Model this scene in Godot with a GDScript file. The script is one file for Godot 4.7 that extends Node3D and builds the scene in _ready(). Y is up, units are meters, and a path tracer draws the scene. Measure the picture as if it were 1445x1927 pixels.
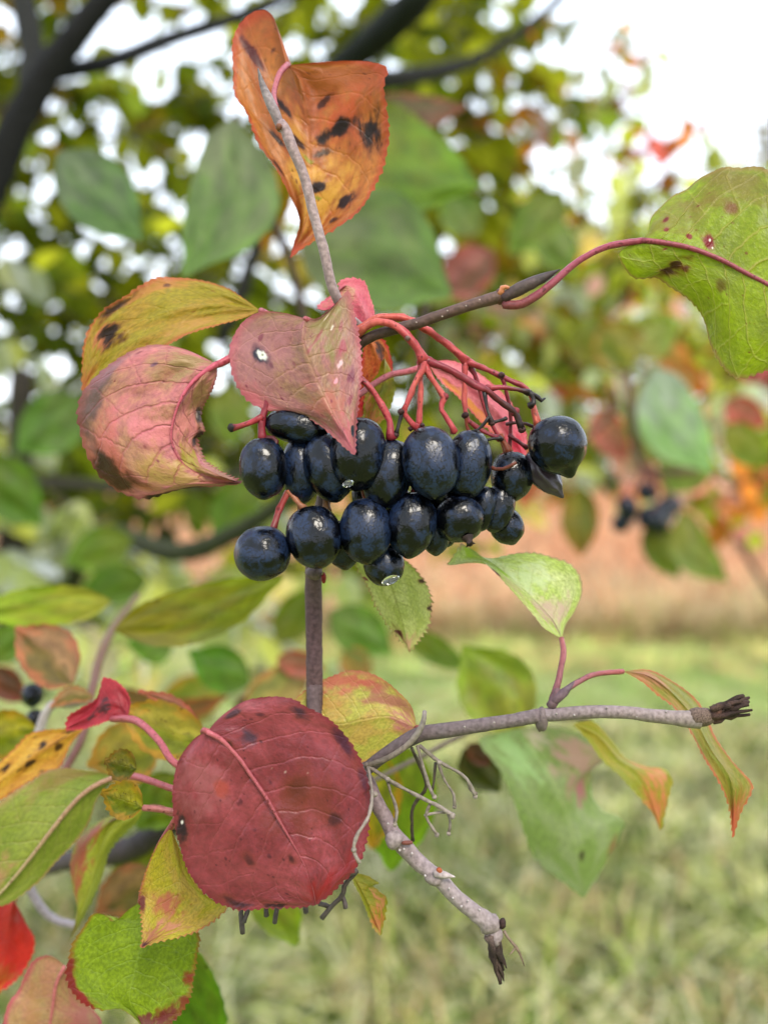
extends Node3D
# Ripe blackhaw berries on an autumn shrub at the edge of a meadow, seen close up.
# Pixel coordinates below are only a way to write down bearings: at() turns a bearing and a distance in metres into a point of the place.

const FOCAL := 1900.0            # pixels of the photograph
const EYE := Vector3(0, 1.35, 0)
const PITCH := -2.5
const FOCUS := 0.2
const K := 0.56                  # photographed tone -> base colour
const NS := 800
const S := 384                   # leaf texture side
const ZONES := {"f": [0, 0, 1], "b": [400, 680, .4983], "2": [120, 480, .4152], "3": [420, 0, .4498], "4": [620, 480, .346], "5": [0, 1200, .3774], "6": [300, 1220, .3875], "7": [640, 1020, .557], "8": [940, 280, .3495], "9": [0, 1400, .3045], "c": [560, 1020, .3875]}

var view := Basis()
var org := Vector3.ZERO
var deeper := 1.0
var rng := RandomNumberGenerator.new()
var nz := FastNoiseLite.new()
var used := {}
var vein_mid := PackedFloat32Array()
var vein_side := PackedFloat32Array()
var vein_net := PackedFloat32Array()
var blur_noise := PackedByteArray()
var fine_noise := PackedByteArray()
var bump_leaf: ImageTexture
var plain_leaf: ImageTexture
var other_leaf: ImageTexture
var M := {}
var tints := {}


# ---------------------------------------------------------------- helpers
func at(x: float, y: float, d: float) -> Vector3:
	return EYE + view * (Vector3((x - 722.5) / FOCAL, -(y - 963.5) / FOCAL, -1) * d) - org

func depth_of(p: Vector3) -> float:
	return maxf(0.02, -(view.inverse() * (p + org - EYE)).z)

func mix_list(a: Array, t: float) -> float:
	if a.size() == 1:
		return a[0]
	var f := clampf(t, 0, 1) * (a.size() - 1)
	var i := mini(int(f), a.size() - 2)
	return lerpf(a[i], a[i + 1], f - i)

func mix_colors(a: Array, t: float) -> Color:
	if a.size() == 1:
		return a[0]
	var f := clampf(t, 0, 1) * (a.size() - 1)
	var i := mini(int(f), a.size() - 2)
	var c: Color = a[i]
	return c.lerp(a[i + 1], f - i)

func trace(zone: String, xy: Array, dz: Array) -> PackedVector3Array:   # bearings of a zone of the photograph, distances in mm behind the focus
	var z: Array = ZONES[zone]
	var out := PackedVector3Array()
	var n := xy.size() / 2
	for i in n:
		var t := float(i) / maxf(1, n - 1)
		out.append(at(z[0] + xy[i * 2] * z[2], z[1] + xy[i * 2 + 1] * z[2], FOCUS + mix_list(dz, t) * 0.001))
	return out

func even(p: PackedVector3Array, n: int) -> PackedVector3Array:          # a smooth curve through p, n + 1 even steps
	var dense := PackedVector3Array()
	for i in p.size() - 1:
		var a := p[maxi(i - 1, 0)]
		var d := p[mini(i + 2, p.size() - 1)]
		for k in 8:
			dense.append(p[i].cubic_interpolate(p[i + 1], a, d, k / 8.0))
	dense.append(p[-1])
	var far := PackedFloat32Array([0.0])
	for i in range(1, dense.size()):
		far.append(far[i - 1] + dense[i].distance_to(dense[i - 1]))
	var out := PackedVector3Array()
	var j := 0
	for i in n + 1:
		var want := far[-1] * i / n
		while j < dense.size() - 2 and far[j + 1] < want:
			j += 1
		var gap := far[j + 1] - far[j]
		out.append(dense[j].lerp(dense[j + 1], clampf((want - far[j]) / gap, 0, 1) if gap > 1e-9 else 0.0))
	return out

func numbered(called: String) -> String:
	var n: int = used.get(called, 0)
	used[called] = n + 1
	return called if n == 0 else "%s_%03d" % [called, n]

func thing(called: String, label: String, category: String, where := Vector3.ZERO, group := "", kind := "") -> Node3D:
	var o := Node3D.new()
	o.name = numbered(called)
	o.position = where
	add_child(o, true)
	tag(o, label, category, group, kind)
	return o

func tag(o: Node3D, label: String, category := "", group := "", kind := "") -> void:
	if label: o.set_meta("label", label)
	if category: o.set_meta("category", category)
	if group: o.set_meta("group", group)
	if kind: o.set_meta("kind", kind)

func put(parent: Node, called: String, mesh: Mesh, m: Material, label := "") -> MeshInstance3D:
	var o := MeshInstance3D.new()
	o.name = called
	o.mesh = mesh
	o.material_override = m
	var n := 1
	while parent.has_node(NodePath(String(o.name))):
		o.name = "%s_%03d" % [called, n]
		n += 1
	parent.add_child(o, true)
	if label: o.set_meta("label", label)
	return o

func lin(c: Color, k := K) -> Color:
	var l := c.srgb_to_linear()
	return Color(l.r * k, l.g * k, l.b * k)

func grey_of(k: float) -> Color:
	return Color(k, k, k).linear_to_srgb()

func grid_mesh(p: PackedVector3Array, uv: PackedVector2Array, cols: PackedColorArray, w: int, h: int, wrap := false) -> ArrayMesh:
	var st := SurfaceTool.new()
	st.begin(Mesh.PRIMITIVE_TRIANGLES)
	st.set_smooth_group(0)
	for i in p.size():
		if cols.size(): st.set_color(cols[i])
		if uv.size(): st.set_uv(uv[i])
		st.add_vertex(p[i])
	for j in h - 1:
		for i in (w if wrap else w - 1):
			var a := j * w + i
			var b := j * w + (i + 1) % w
			st.add_index(a); st.add_index(b); st.add_index(a + w)
			st.add_index(b); st.add_index(b + w); st.add_index(a + w)
	st.generate_normals()
	return st.commit()

# a twig, a stalk or a bud: a smooth tube with its own thickness along the way (radii in pixels at its distance)
func tube_mesh(path: PackedVector3Array, radii: Array, colors: Array, rough := 0.06, sides := 10, step := 0.0012, metres := false) -> ArrayMesh:
	var length := 0.0
	for i in range(1, path.size()):
		length += path[i].distance_to(path[i - 1])
	var n := clampi(int(length / step), 4, 90)
	var c := even(path, n)
	var p := PackedVector3Array()
	var cols := PackedColorArray()
	var uv := PackedVector2Array()
	var tan := (c[1] - c[0]).normalized()
	var side := tan.cross(Vector3(0.3, 0.2, 1)).normalized()
	for i in range(-1, n + 2):
		var k := clampi(i, 0, n)
		var next := (c[mini(k + 1, n)] - c[maxi(k - 1, 0)]).normalized()
		side = (side - next * side.dot(next)).normalized()
		var up := next.cross(side)
		var t := float(k) / n
		var r := mix_list(radii, t) * (1.0 if metres else depth_of(c[k]) / FOCAL)
		var shut := 0.12 if (i < 0 or i > n) else 1.0
		var cap := next * r * (0.45 if i > n else (-0.45 if i < 0 else 0.0))
		for s in sides:
			var a := TAU * s / sides
			var out := side * cos(a) + up * sin(a)
			var g := nz.get_noise_3dv((c[k] + out * r) * 90000.0 / maxf(1.0, r * 900)) * rough * 2.6
			p.append(c[k] + cap + out * r * (1.0 + g) * shut)
			cols.append(lin(mix_colors(colors, t)))
			uv.append(Vector2(float(s) / sides, t * length * 100))
	return grid_mesh(p, uv, cols, sides, n + 3, true)

func twig(parent: Node, called: String, zone: String, xy: Array, dz: Array, radii: Array, colors: Array, rough := 0.06, label := "", m := "bark") -> MeshInstance3D:
	return put(parent, called, tube_mesh(trace(zone, xy, dz), radii, colors, rough), M[m], label)

func knob(parent: Node, called: String, zone: String, x: float, y: float, dz: float, r: float, c: Color, stretch := Vector3.ONE, m := "bark") -> MeshInstance3D:
	var z: Array = ZONES[zone]
	var o := put(parent, called, ball_mesh(r * FOCUS / FOCAL, c), M[m])
	o.position = at(z[0] + x * z[2], z[1] + y * z[2], FOCUS + dz * 0.001)
	o.scale = stretch
	return o

func ball_mesh(r: float, c: Color) -> ArrayMesh:
	var p := PackedVector3Array()
	var cols := PackedColorArray()
	for j in 9:
		var b := PI * j / 8
		for i in 12:
			var a := TAU * i / 12
			var v := Vector3(cos(a) * sin(b), cos(b), sin(a) * sin(b))
			p.append(v * r * (1 + 0.3 * nz.get_noise_3dv(v * 60 + Vector3.ONE * r * 9e5)))
			cols.append(lin(c))
	return grid_mesh(p, PackedVector2Array(), cols, 12, 9, true)

# a leaf blade spanned between its midrib and its two edges
func blade_mesh(mid: PackedVector3Array, lef: PackedVector3Array, rig: PackedVector3Array, nu: int, nv: int, cup: float, wave: float, teeth: float, salt: float) -> ArrayMesh:
	var m := even(mid, nu)
	var l := even(lef, nu)
	var r := even(rig, nu)
	var fwd := -view.z
	var p := PackedVector3Array()
	var uv := PackedVector2Array()
	for i in nu + 1:
		var t := float(i) / nu
		var saw := fposmod(i * 0.2 + 0.5 * nz.get_noise_2d(i * 4.0, salt * 50), 1.0)
		var tooth := teeth * 0.0040 * (0.7 + 0.6 * nz.get_noise_2d(i * 9.0, salt * 20)) * (saw if saw < 0.75 else (1.0 - saw) * 3.0) * smoothstep(0.0, 0.12, t)
		for j in 2 * nv + 1:
			var v := float(j - nv) / nv
			var a := absf(v)
			var e := l[i] if v < 0 else r[i]
			var w := e - m[i]
			var q := m[i] + w * a
			if a > 0.9:
				q += (w.normalized() * 0.8 + (m[mini(i + 1, nu)] - m[maxi(i - 1, 0)]).normalized() * 0.5) * tooth * (a - 0.9) / 0.1
			var env := smoothstep(0.0, 0.15, t) * smoothstep(1.0, 0.85, t)
			q += fwd * (cup * 0.001 * 4.0 * a * (1.0 - a) * env + wave * 0.001 * env * nz.get_noise_3d(t * 160.0, v * 110.0, salt * 70.0))
			p.append(q)
			uv.append(Vector2((v + 1) * 0.5, t))
	return grid_mesh(p, uv, PackedColorArray(), 2 * nv + 1, nu + 1)

func pushed(a: Array, by: float) -> Array:
	var out := []
	for x in a:
		out.append(x + by)
	return out

func leaf(parent: Node, zone: String, mid: Array, lef: Array, rig: Array, d: Array, look: Material, o := {}) -> MeshInstance3D:
	var push: float = o.get("push", 0.0)
	var dm: Array = pushed(d[0], push)
	var lm := trace(zone, mid, dm)
	var ll := trace(zone, lef, pushed(d[1], push))
	var lr := trace(zone, rig, pushed(d[2], push))
	var mesh := blade_mesh(lm, ll, lr, int(o.get("nu", 110) * 1.6), o.get("nv", 14), o.get("cup", 0.6), o.get("wave", 0.8), o.get("teeth", 0.28), o.get("salt", 1.0))
	var b := put(parent, "leaf", mesh, look, o.get("label", ""))
	if o.has("rib"):
		var near := PackedVector3Array()
		var away: Vector3 = -view.z * (-0.00025 * float(o.get("rib_side", 1.0)))
		for q in even(lm, 14):
			near.append(q + away)
		put(b, "midrib", tube_mesh(near, o.get("rib_r", [4.5, 3.5, 2.5, 1.6, 0.6]), o.rib, 0.05, 8), M.stalk)
	if o.has("petiole"):
		var pd := []
		var own: Array = o.get("pd", d[0])
		var first := absf(o.petiole[0] - mid[0]) + absf(o.petiole[1] - mid[1]) < 12.0
		for k in 7:
			var t := k / 6.0
			pd.append(mix_list(own, t) + push * ((1.0 - t) if first else t))
		put(b, "petiole", tube_mesh(trace(zone, o.petiole, pd), o.get("pr", [6, 5, 5.5]), o.get("pc", [Color(.72, .36, .38), Color(.76, .38, .42)]), 0.06, 9), M.stalk)
	return b

# an ordinary ovate leaf given by its base and its tip (pixels of the photograph) and its distance
func oval(parent: Node, b: Vector2, t: Vector2, wide: float, d0: float, d1: float, c: Color, o := {}) -> MeshInstance3D:
	d0 = FOCUS + (d0 - FOCUS) * deeper
	d1 = FOCUS + (d1 - FOCUS) * deeper
	var n := (t - b).normalized().orthogonal()
	var bend: float = o.get("bend", 0.0)
	var fl: float = o.get("l", 1.0)
	var fr: float = o.get("r", 1.0)
	var lift: float = o.get("lift", 0.0) * 0.001
	var mid := PackedVector3Array()
	var lef := PackedVector3Array()
	var rig := PackedVector3Array()
	for i in 9:
		var u := i / 8.0
		var w := wide * pow(sin(PI * pow(u, 0.85)), 0.8) * (1.0 if u < 0.75 else lerpf(1.0, 0.62, (u - 0.75) * 4))
		if i == 0 or i == 8: w = 0.0
		var x := b.lerp(t, u) + n * bend * sin(PI * u)
		var dd := lerpf(d0, d1, u)
		mid.append(at(x.x, x.y, dd))
		var xl := x - n * w * fl
		var xr := x + n * w * fr
		lef.append(at(xl.x, xl.y, dd + lift * w / wide))
		rig.append(at(xr.x, xr.y, dd + lift * w / wide))
	var m: Material = o.mat if o.has("mat") else tint_mat(c)
	var e := put(parent, "leaf", blade_mesh(mid, lef, rig, 40, 7, wide * d0 * 0.045, wide * d0 * 0.09, 0.3, b.x * 0.013), m, o.get("label", ""))
	if o.has("petiole"):
		var q: Array = o.petiole
		var pp := PackedVector3Array()
		for i in q.size() / 2:
			pp.append(at(q[i * 2], q[i * 2 + 1], d0))
		put(e, "petiole", tube_mesh(pp, [o.get("pw", 6.0)], [o.get("pcol", Color(.70, .42, .40))], 0.05, 8, 0.003), M.stalk)
	return e

func leaf_material(tex: Texture2D, tint := Color.WHITE, rough := 0.42, through := 0.5, relief := 0.03) -> StandardMaterial3D:
	var m := StandardMaterial3D.new()
	m.albedo_texture = tex
	var l := tint.srgb_to_linear()
	m.albedo_color = Color(l.r * K, l.g * K, l.b * K).linear_to_srgb()
	m.roughness = rough
	m.metallic_specular = 0.36
	m.cull_mode = BaseMaterial3D.CULL_DISABLED
	m.backlight_enabled = true
	m.backlight = grey_of(through)
	m.heightmap_enabled = true
	m.heightmap_texture = bump_leaf
	m.heightmap_scale = relief
	m.texture_repeat = false
	return m

func tint_mat(c: Color) -> StandardMaterial3D:
	var key := c.to_html(false)
	if not tints.has(key):
		tints[key] = leaf_material(other_leaf if c.r >= c.g * 0.98 else plain_leaf, c, 0.5, 0.6)
	return tints[key]


# ---------------------------------------------------------------- textures
func fields() -> void:
	var cell := FastNoiseLite.new()
	cell.noise_type = FastNoiseLite.TYPE_CELLULAR
	cell.cellular_return_type = FastNoiseLite.RETURN_DISTANCE2_SUB
	cell.frequency = 0.06
	cell.seed = 5
	vein_mid.resize(S * S); vein_side.resize(S * S); vein_net.resize(S * S)
	for y in S:
		var u := (y + 0.5) / S
		var mw := 0.035 * (1.0 - 0.75 * u)
		for x in S:
			var v := (x + 0.5) / S * 2.0 - 1.0
			var a := absf(v)
			var i := y * S + x
			var wob := nz.get_noise_2d(x * 0.9, y * 0.9) * 0.022 + nz.get_noise_2d(x * 3.4, y * 3.4) * 0.007
			vein_mid[i] = exp(-pow(v / mw, 2))
			var best := 0.0
			for k in 7:
				var u0 := 0.04 + 0.118 * k + (0.03 if v < 0 else 0.0)
				var du := u - (u0 + 0.20 * a + 0.10 * a * a) - wob
				if absf(du) < 0.05:
					best = maxf(best, exp(-pow(du / (0.0050 * (1.15 - 0.6 * a)), 2)) * (1.0 - 0.45 * a))
				# a fork towards the margin
				var df := u - (u0 + 0.115 + 0.02 * a - 0.16 * (a - 0.5)) - wob
				if a > 0.5 and absf(df) < 0.03:
					best = maxf(best, 0.5 * exp(-pow(df / 0.0036, 2)))
			vein_side[i] = best
			var e: float = cell.get_noise_2d(x * 1.5 + wob * 300, y * 2.2) + 1.0
			vein_net[i] = clampf(1.0 - e * 5.0, 0, 1)
	var lo := FastNoiseLite.new()
	lo.frequency = 0.008; lo.fractal_octaves = 5; lo.seed = 11
	blur_noise = lo.get_image(NS, NS).get_data()
	var hi := FastNoiseLite.new()
	hi.frequency = 0.07; hi.fractal_octaves = 5; hi.fractal_gain = 0.62; hi.seed = 23
	fine_noise = hi.get_image(NS, NS).get_data()
	var im := Image.create(S, S, false, Image.FORMAT_L8)
	var pl := Image.create(S, S, false, Image.FORMAT_RGB8)
	var pk := Image.create(S, S, false, Image.FORMAT_RGB8)
	for y in S:
		for x in S:
			var i := y * S + x
			var n := fine_noise[y * NS + x] / 255.0
			var h := 0.62 + 0.16 * (n - 0.5) - 0.38 * vein_side[i] - 0.12 * vein_net[i] - 0.35 * vein_mid[i]
			im.set_pixel(x, y, Color(h, h, h))
			var lo_n := blur_noise[y * NS + x] / 255.0
			var lo_m := blur_noise[(y + 300) * NS + x + 260] / 255.0
			var u := float(y) / S
			var v := float(x) / S * 2.0 - 1.0
			var g := 0.84 + 0.34 * (lo_n - 0.5) + 0.10 * (n - 0.5)
			var spot := smoothstep(0.80, 0.90, blur_noise[((y * 2 + 90) % NS) * NS + (x * 2 + 40) % NS] / 255.0)
			var a := Color(1.02, .93, .98).lerp(Color(.94, 1.0, .70), smoothstep(0.15, 0.8, u + (lo_m - 0.5) * 0.7))
			var b := Color(1.06, 1.0, .92).lerp(Color(.80, .86, .62), smoothstep(-0.25, 0.25, v + (lo_m - 0.5) * 0.5))
			b = b.lerp(Color(1.15, .78, .72), smoothstep(0.6, 1.0, maxf(absf(v), u) + (lo_n - 0.5) * 0.6) * 0.7)
			for k in 2:
				var c: Color = [a, b][k] * g
				c = c.lerp(Color(1.0, .98, .78), 0.12 * vein_side[i] + 0.35 * vein_mid[i])
				c = c.lerp(Color(.42, .32, .25), spot * 0.75)
				[pl, pk][k].set_pixel(x, y, Color(minf(c.r, 1), minf(c.g, 1), minf(c.b, 1)))
	bump_leaf = ImageTexture.create_from_image(im)
	plain_leaf = ImageTexture.create_from_image(pl)
	other_leaf = ImageTexture.create_from_image(pk)

# o: c = two ground tones, vein = [colour, side, net], edge = [colour, width, strength], blobs = [[u, v, ru, rv, colour, softness, strength]], specks = [count, colour, smallest, largest]
func paint(o: Dictionary) -> ImageTexture:
	var px := PackedColorArray()
	px.resize(S * S)
	var sd: int = o.get("seed", 1)
	var c0: Color = o.c[0]
	var c1: Color = o.c[1]
	var v: Array = o.get("vein", [Color(.8, .7, .5), 0.4, 0.15])
	var vc: Color = v[0]
	var ox := sd * 71 % 200
	var oy := sd * 131 % 200
	for y in S:
		for x in S:
			var i := y * S + x
			var n := blur_noise[(y + oy) * NS + x + ox] / 255.0
			var f := fine_noise[(y + ox) * NS + x + oy] / 255.0
			var c := c0.lerp(c1, smoothstep(0.25, 0.75, n + (f - 0.5) * 0.3))
			var g := 1.0 + (f - 0.5) * 0.34
			px[i] = Color(c.r * g, c.g * g, c.b * g)
	for b in o.get("blobs", []):
		blot(px, b[0], b[1], b[2], b[3], b[4], b[5], b[6], ox + 31, oy + 17)
	if o.has("edge"):
		var ec: Color = o.edge[0]
		var w: float = o.edge[1]
		for y in S:
			for x in S:
				var u := (y + 0.5) / S
				var a := absf((x + 0.5) / S * 2 - 1)
				var n := blur_noise[(y + oy + 60) * NS + x + ox + 90] / 255.0
				var e := smoothstep(1.0 - w * (0.3 + 1.4 * n), 1.0, maxf(a, u * 1.02 - 0.02))
				if e > 0:
					px[y * S + x] = px[y * S + x].lerp(ec, e * o.edge[2])
	for i in S * S:
		var k: float = maxf(vein_side[i] * v[1], vein_net[i] * v[2])
		k = maxf(k, vein_mid[i] * minf(1.0, v[1] * 1.5))
		if k > 0.01:
			px[i] = px[i].lerp(vc, k)
	var r := RandomNumberGenerator.new()
	r.seed = sd
	if o.has("specks"):
		for k in int(o.specks[0]):
			var q := lerpf(o.specks[2], o.specks[3], pow(r.randf(), 2.5))
			blot(px, r.randf_range(0.05, 0.97), r.randf_range(-.97, .97), q, q * 1.7, o.specks[1], 0.8, r.randf_range(0.3, 0.85), r.randi() % 200, r.randi() % 200)
	for b in o.get("marks", []):
		var tone: Color = b[4]
		if tone.get_luminance() < 0.22:
			blot(px, b[0], b[1], b[2] * 1.7, b[3] * 1.6, tone.lerp(Color(.58, .26, .12), .6), 1.0, b[6] * 0.55, ox + 3, oy + 7)
		blot(px, b[0], b[1], b[2], b[3], b[4], minf(1.0, b[5] + 0.15), b[6], ox + 3, oy + 7)
	var im := Image.create(S, S, false, Image.FORMAT_RGB8)
	for y in S:
		for x in S:
			im.set_pixel(x, y, px[y * S + x])
	return ImageTexture.create_from_image(im)

func blot(px: PackedColorArray, u: float, v: float, ru: float, rv: float, c: Color, soft: float, strength: float, ox: int, oy: int) -> void:
	var cx := (v + 1) * 0.5 * S
	var cy := u * S
	var rx := maxf(rv * 0.5 * S, 1.0)
	var ry := maxf(ru * S, 1.0)
	for y in range(maxi(0, int(cy - ry * 1.5)), mini(S, int(cy + ry * 1.5) + 1)):
		for x in range(maxi(0, int(cx - rx * 1.5)), mini(S, int(cx + rx * 1.5) + 1)):
			var q := Vector2((x - cx) / rx, (y - cy) / ry).length()
			if q > 1.5: continue
			var n := blur_noise[((y * 2 + oy) % NS) * NS + (x * 2 + ox) % NS] / 255.0
			var f := fine_noise[((y + ox) % NS) * NS + (x + oy) % NS] / 255.0
			q += (n - 0.5) * 1.1 + (f - 0.5) * 0.35
			var e := smoothstep(1.0, 1.0 - soft, q)
			if e > 0:
				px[y * S + x] = px[y * S + x].lerp(c, e * strength)

func noise_texture(freq: float, seed_: int, stops: Array, colors: Array, octaves := 4, size := 256, kind := FastNoiseLite.TYPE_SIMPLEX_SMOOTH) -> ImageTexture:
	var n := FastNoiseLite.new()
	n.noise_type = kind
	n.frequency = freq
	n.seed = seed_
	n.fractal_octaves = octaves
	var d := n.get_seamless_image(size, size).get_data()
	var g := Gradient.new()
	g.offsets = PackedFloat32Array(stops)
	g.colors = PackedColorArray(colors)
	var im := Image.create(size, size, false, Image.FORMAT_RGB8)
	for y in size:
		for x in size:
			im.set_pixel(x, y, g.sample(d[y * size + x] / 255.0))
	return ImageTexture.create_from_image(im)

func rough_material(tex: Texture2D, scale: float, rough: float, bump: Texture2D = null, relief := 0.02, vertex := true) -> StandardMaterial3D:
	var m := StandardMaterial3D.new()
	m.albedo_texture = tex
	m.vertex_color_use_as_albedo = vertex
	m.roughness = rough
	m.metallic_specular = 0.35
	m.cull_mode = BaseMaterial3D.CULL_DISABLED
	m.uv1_triplanar = true
	m.uv1_world_triplanar = true
	m.uv1_scale = Vector3.ONE * scale
	if bump:
		m.heightmap_enabled = true
		m.heightmap_texture = bump
		m.heightmap_scale = relief
	return m

func berry_material(sd: int, dusty: float) -> StandardMaterial3D:
	var w := 384
	var h := 192
	var n := FastNoiseLite.new()
	n.seed = sd; n.frequency = 1.3; n.fractal_octaves = 3
	var l := FastNoiseLite.new()
	l.seed = sd + 9; l.frequency = 2.6; l.fractal_octaves = 3; l.fractal_type = FastNoiseLite.FRACTAL_RIDGED
	var al := Image.create(w, h, false, Image.FORMAT_RGB8)
	var ro := Image.create(w, h, false, Image.FORMAT_L8)
	var bu := Image.create(w, h, false, Image.FORMAT_L8)
	for y in h:
		var b := PI * (y + .5) / h
		for x in w:
			var a := TAU * x / w
			var p := Vector3(cos(a) * sin(b), cos(b), sin(a) * sin(b))
			var e := n.get_noise_3dv(p)
			var scratch := smoothstep(0.50, 0.72, l.get_noise_3dv(p * 1.6 + Vector3(0, 3, 0)))
			var grain := n.get_noise_3dv(p * 14.0)
			var bloom := smoothstep(-0.36 - dusty, 0.26 - dusty, e + grain * 0.08 + 0.07 * n.get_noise_3dv(p * 4.0)) * (1.0 - 0.85 * scratch)
			bloom *= smoothstep(0.0, 0.35, PI - b) * (0.55 + 0.45 * smoothstep(0.2, 0.9, b))
			var dot := smoothstep(0.52, 0.60, n.get_noise_3dv(p * 24.0 + Vector3(7, 0, 0)))
			var c := Color(.05, .055, .085).lerp(Color(.27, .38, .60), bloom * (0.8 + 0.4 * grain))
			c = c.lerp(Color(.42, .42, .40), dot * 0.5)
			al.set_pixel(x, y, c)
			var r := lerpf(0.17, 0.33, bloom) + 0.1 * scratch
			ro.set_pixel(x, y, Color(r, r, r))
			var g := 0.5 + 0.25 * e - 0.22 * scratch + 0.02 * grain
			bu.set_pixel(x, y, Color(g, g, g))
	var m := StandardMaterial3D.new()
	m.albedo_texture = ImageTexture.create_from_image(al)
	m.albedo_color = grey_of(0.17)
	m.roughness_texture = ImageTexture.create_from_image(ro)
	m.roughness = 1.0
	m.metallic_specular = 0.37
	m.heightmap_enabled = true
	m.heightmap_texture = ImageTexture.create_from_image(bu)
	m.heightmap_scale = 0.011
	return m

func berry_shape(sd: int, wrinkle: float, point: float) -> ArrayMesh:
	var w := 48
	var h := 33
	var p := PackedVector3Array()
	var uv := PackedVector2Array()
	for j in h:
		var b := PI * j / (h - 1)
		for i in w + 1:
			var a := TAU * i / w
			var q := Vector3(cos(a) * pow(sin(b), 0.86), cos(b), sin(a) * pow(sin(b), 0.86))
			var dent := 1.02 + 0.08 * nz.get_noise_3d(cos(a) * sin(b) * 38 + sd * 31, cos(b) * 38, sin(a) * sin(b) * 38)
			dent -= wrinkle * absf(sin(a * 3.5 + 2.0 * nz.get_noise_2d(cos(b) * 60, sd * 40.0))) * sin(b)
			dent -= wrinkle * 0.5 * absf(nz.get_noise_3d(q.x * 90, q.y * 70, q.z * 90))
			q *= dent
			q.y -= point * exp(-pow((PI - b) / 0.22, 2))
			q.y -= 0.05 * exp(-pow(b / 0.2, 2))
			p.append(q)
			uv.append(Vector2(float(i) / w, float(j) / (h - 1)))
	return grid_mesh(p, uv, PackedColorArray(), w + 1, h)

func calyx_shape() -> ArrayMesh:        # the dry crown at a berry's tip
	var p := PackedVector3Array()
	var cols := PackedColorArray()
	var rows := [[0.17, 0.06], [0.13, -0.02], [0.085, -0.07], [0.075, -0.13], [0.115, -0.19], [0.06, -0.20], [0.01, -0.16]]
	for k in rows.size():
		for i in 15:
			var a := TAU * i / 15
			var lobe := 1.0 + (0.35 * cos(a * 5) if k >= 3 and k < 5 else 0.0)
			p.append(Vector3(cos(a) * rows[k][0] * lobe, rows[k][1] + 0.015 * sin(a * 7), sin(a) * rows[k][0] * lobe))
			cols.append(lin(Color(.24, .18, .16)))
	return grid_mesh(p, PackedVector2Array(), cols, 15, rows.size(), true)

func _ready() -> void:
	# camera, sky, sun, exposure
	view = Basis(Vector3.RIGHT, deg_to_rad(PITCH))
	var cam := Camera3D.new()
	cam.name = "camera"
	var lens := CameraAttributesPhysical.new()
	lens.frustum_focal_length = 12.0 * FOCAL / 963.5
	lens.frustum_focus_distance = FOCUS + 0.0005
	lens.exposure_aperture = 6.4
	lens.frustum_near = 0.02
	lens.frustum_far = 400.0
	cam.attributes = lens
	cam.keep_aspect = Camera3D.KEEP_HEIGHT
	cam.fov = rad_to_deg(2.0 * atan(963.5 / FOCAL))
	cam.near = 0.02
	cam.far = 400.0
	cam.transform = Transform3D(view, EYE)
	add_child(cam)
	cam.current = true
	var sky_m := ProceduralSkyMaterial.new()
	sky_m.sky_top_color = Color(.80, .85, .92)
	sky_m.sky_horizon_color = Color(.93, .95, .97)
	sky_m.sky_curve = 0.2
	sky_m.ground_bottom_color = Color(.30, .30, .22)
	sky_m.ground_horizon_color = Color(.50, .49, .42)
	sky_m.sun_angle_max = 1.0
	var env := Environment.new()
	env.background_mode = Environment.BG_SKY
	env.sky = Sky.new()
	env.sky.sky_material = sky_m
	env.tonemap_mode = Environment.TONE_MAPPER_LINEAR
	env.tonemap_exposure = 3.15
	env.sdfgi_enabled = true
	env.ssao_enabled = true
	env.ssil_enabled = true
	var we := WorldEnvironment.new()
	we.name = "world_environment"
	we.environment = env
	add_child(we)
	var sun := DirectionalLight3D.new()
	sun.name = "sun"
	sun.light_energy = 0.5
	sun.light_color = Color(1, .97, .92)
	sun.light_angular_distance = 22
	sun.shadow_enabled = true
	sun.rotation_degrees = Vector3(-48, 22, 0)
	add_child(sun)

	nz.seed = 4
	nz.frequency = 0.01
	rng.seed = 77
	fields()
	materials()
	ground()
	far_trees()
	canopy()
	shoots()
	upper_twig()
	lower_branch()
	berries()
	dry_stalks()


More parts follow.
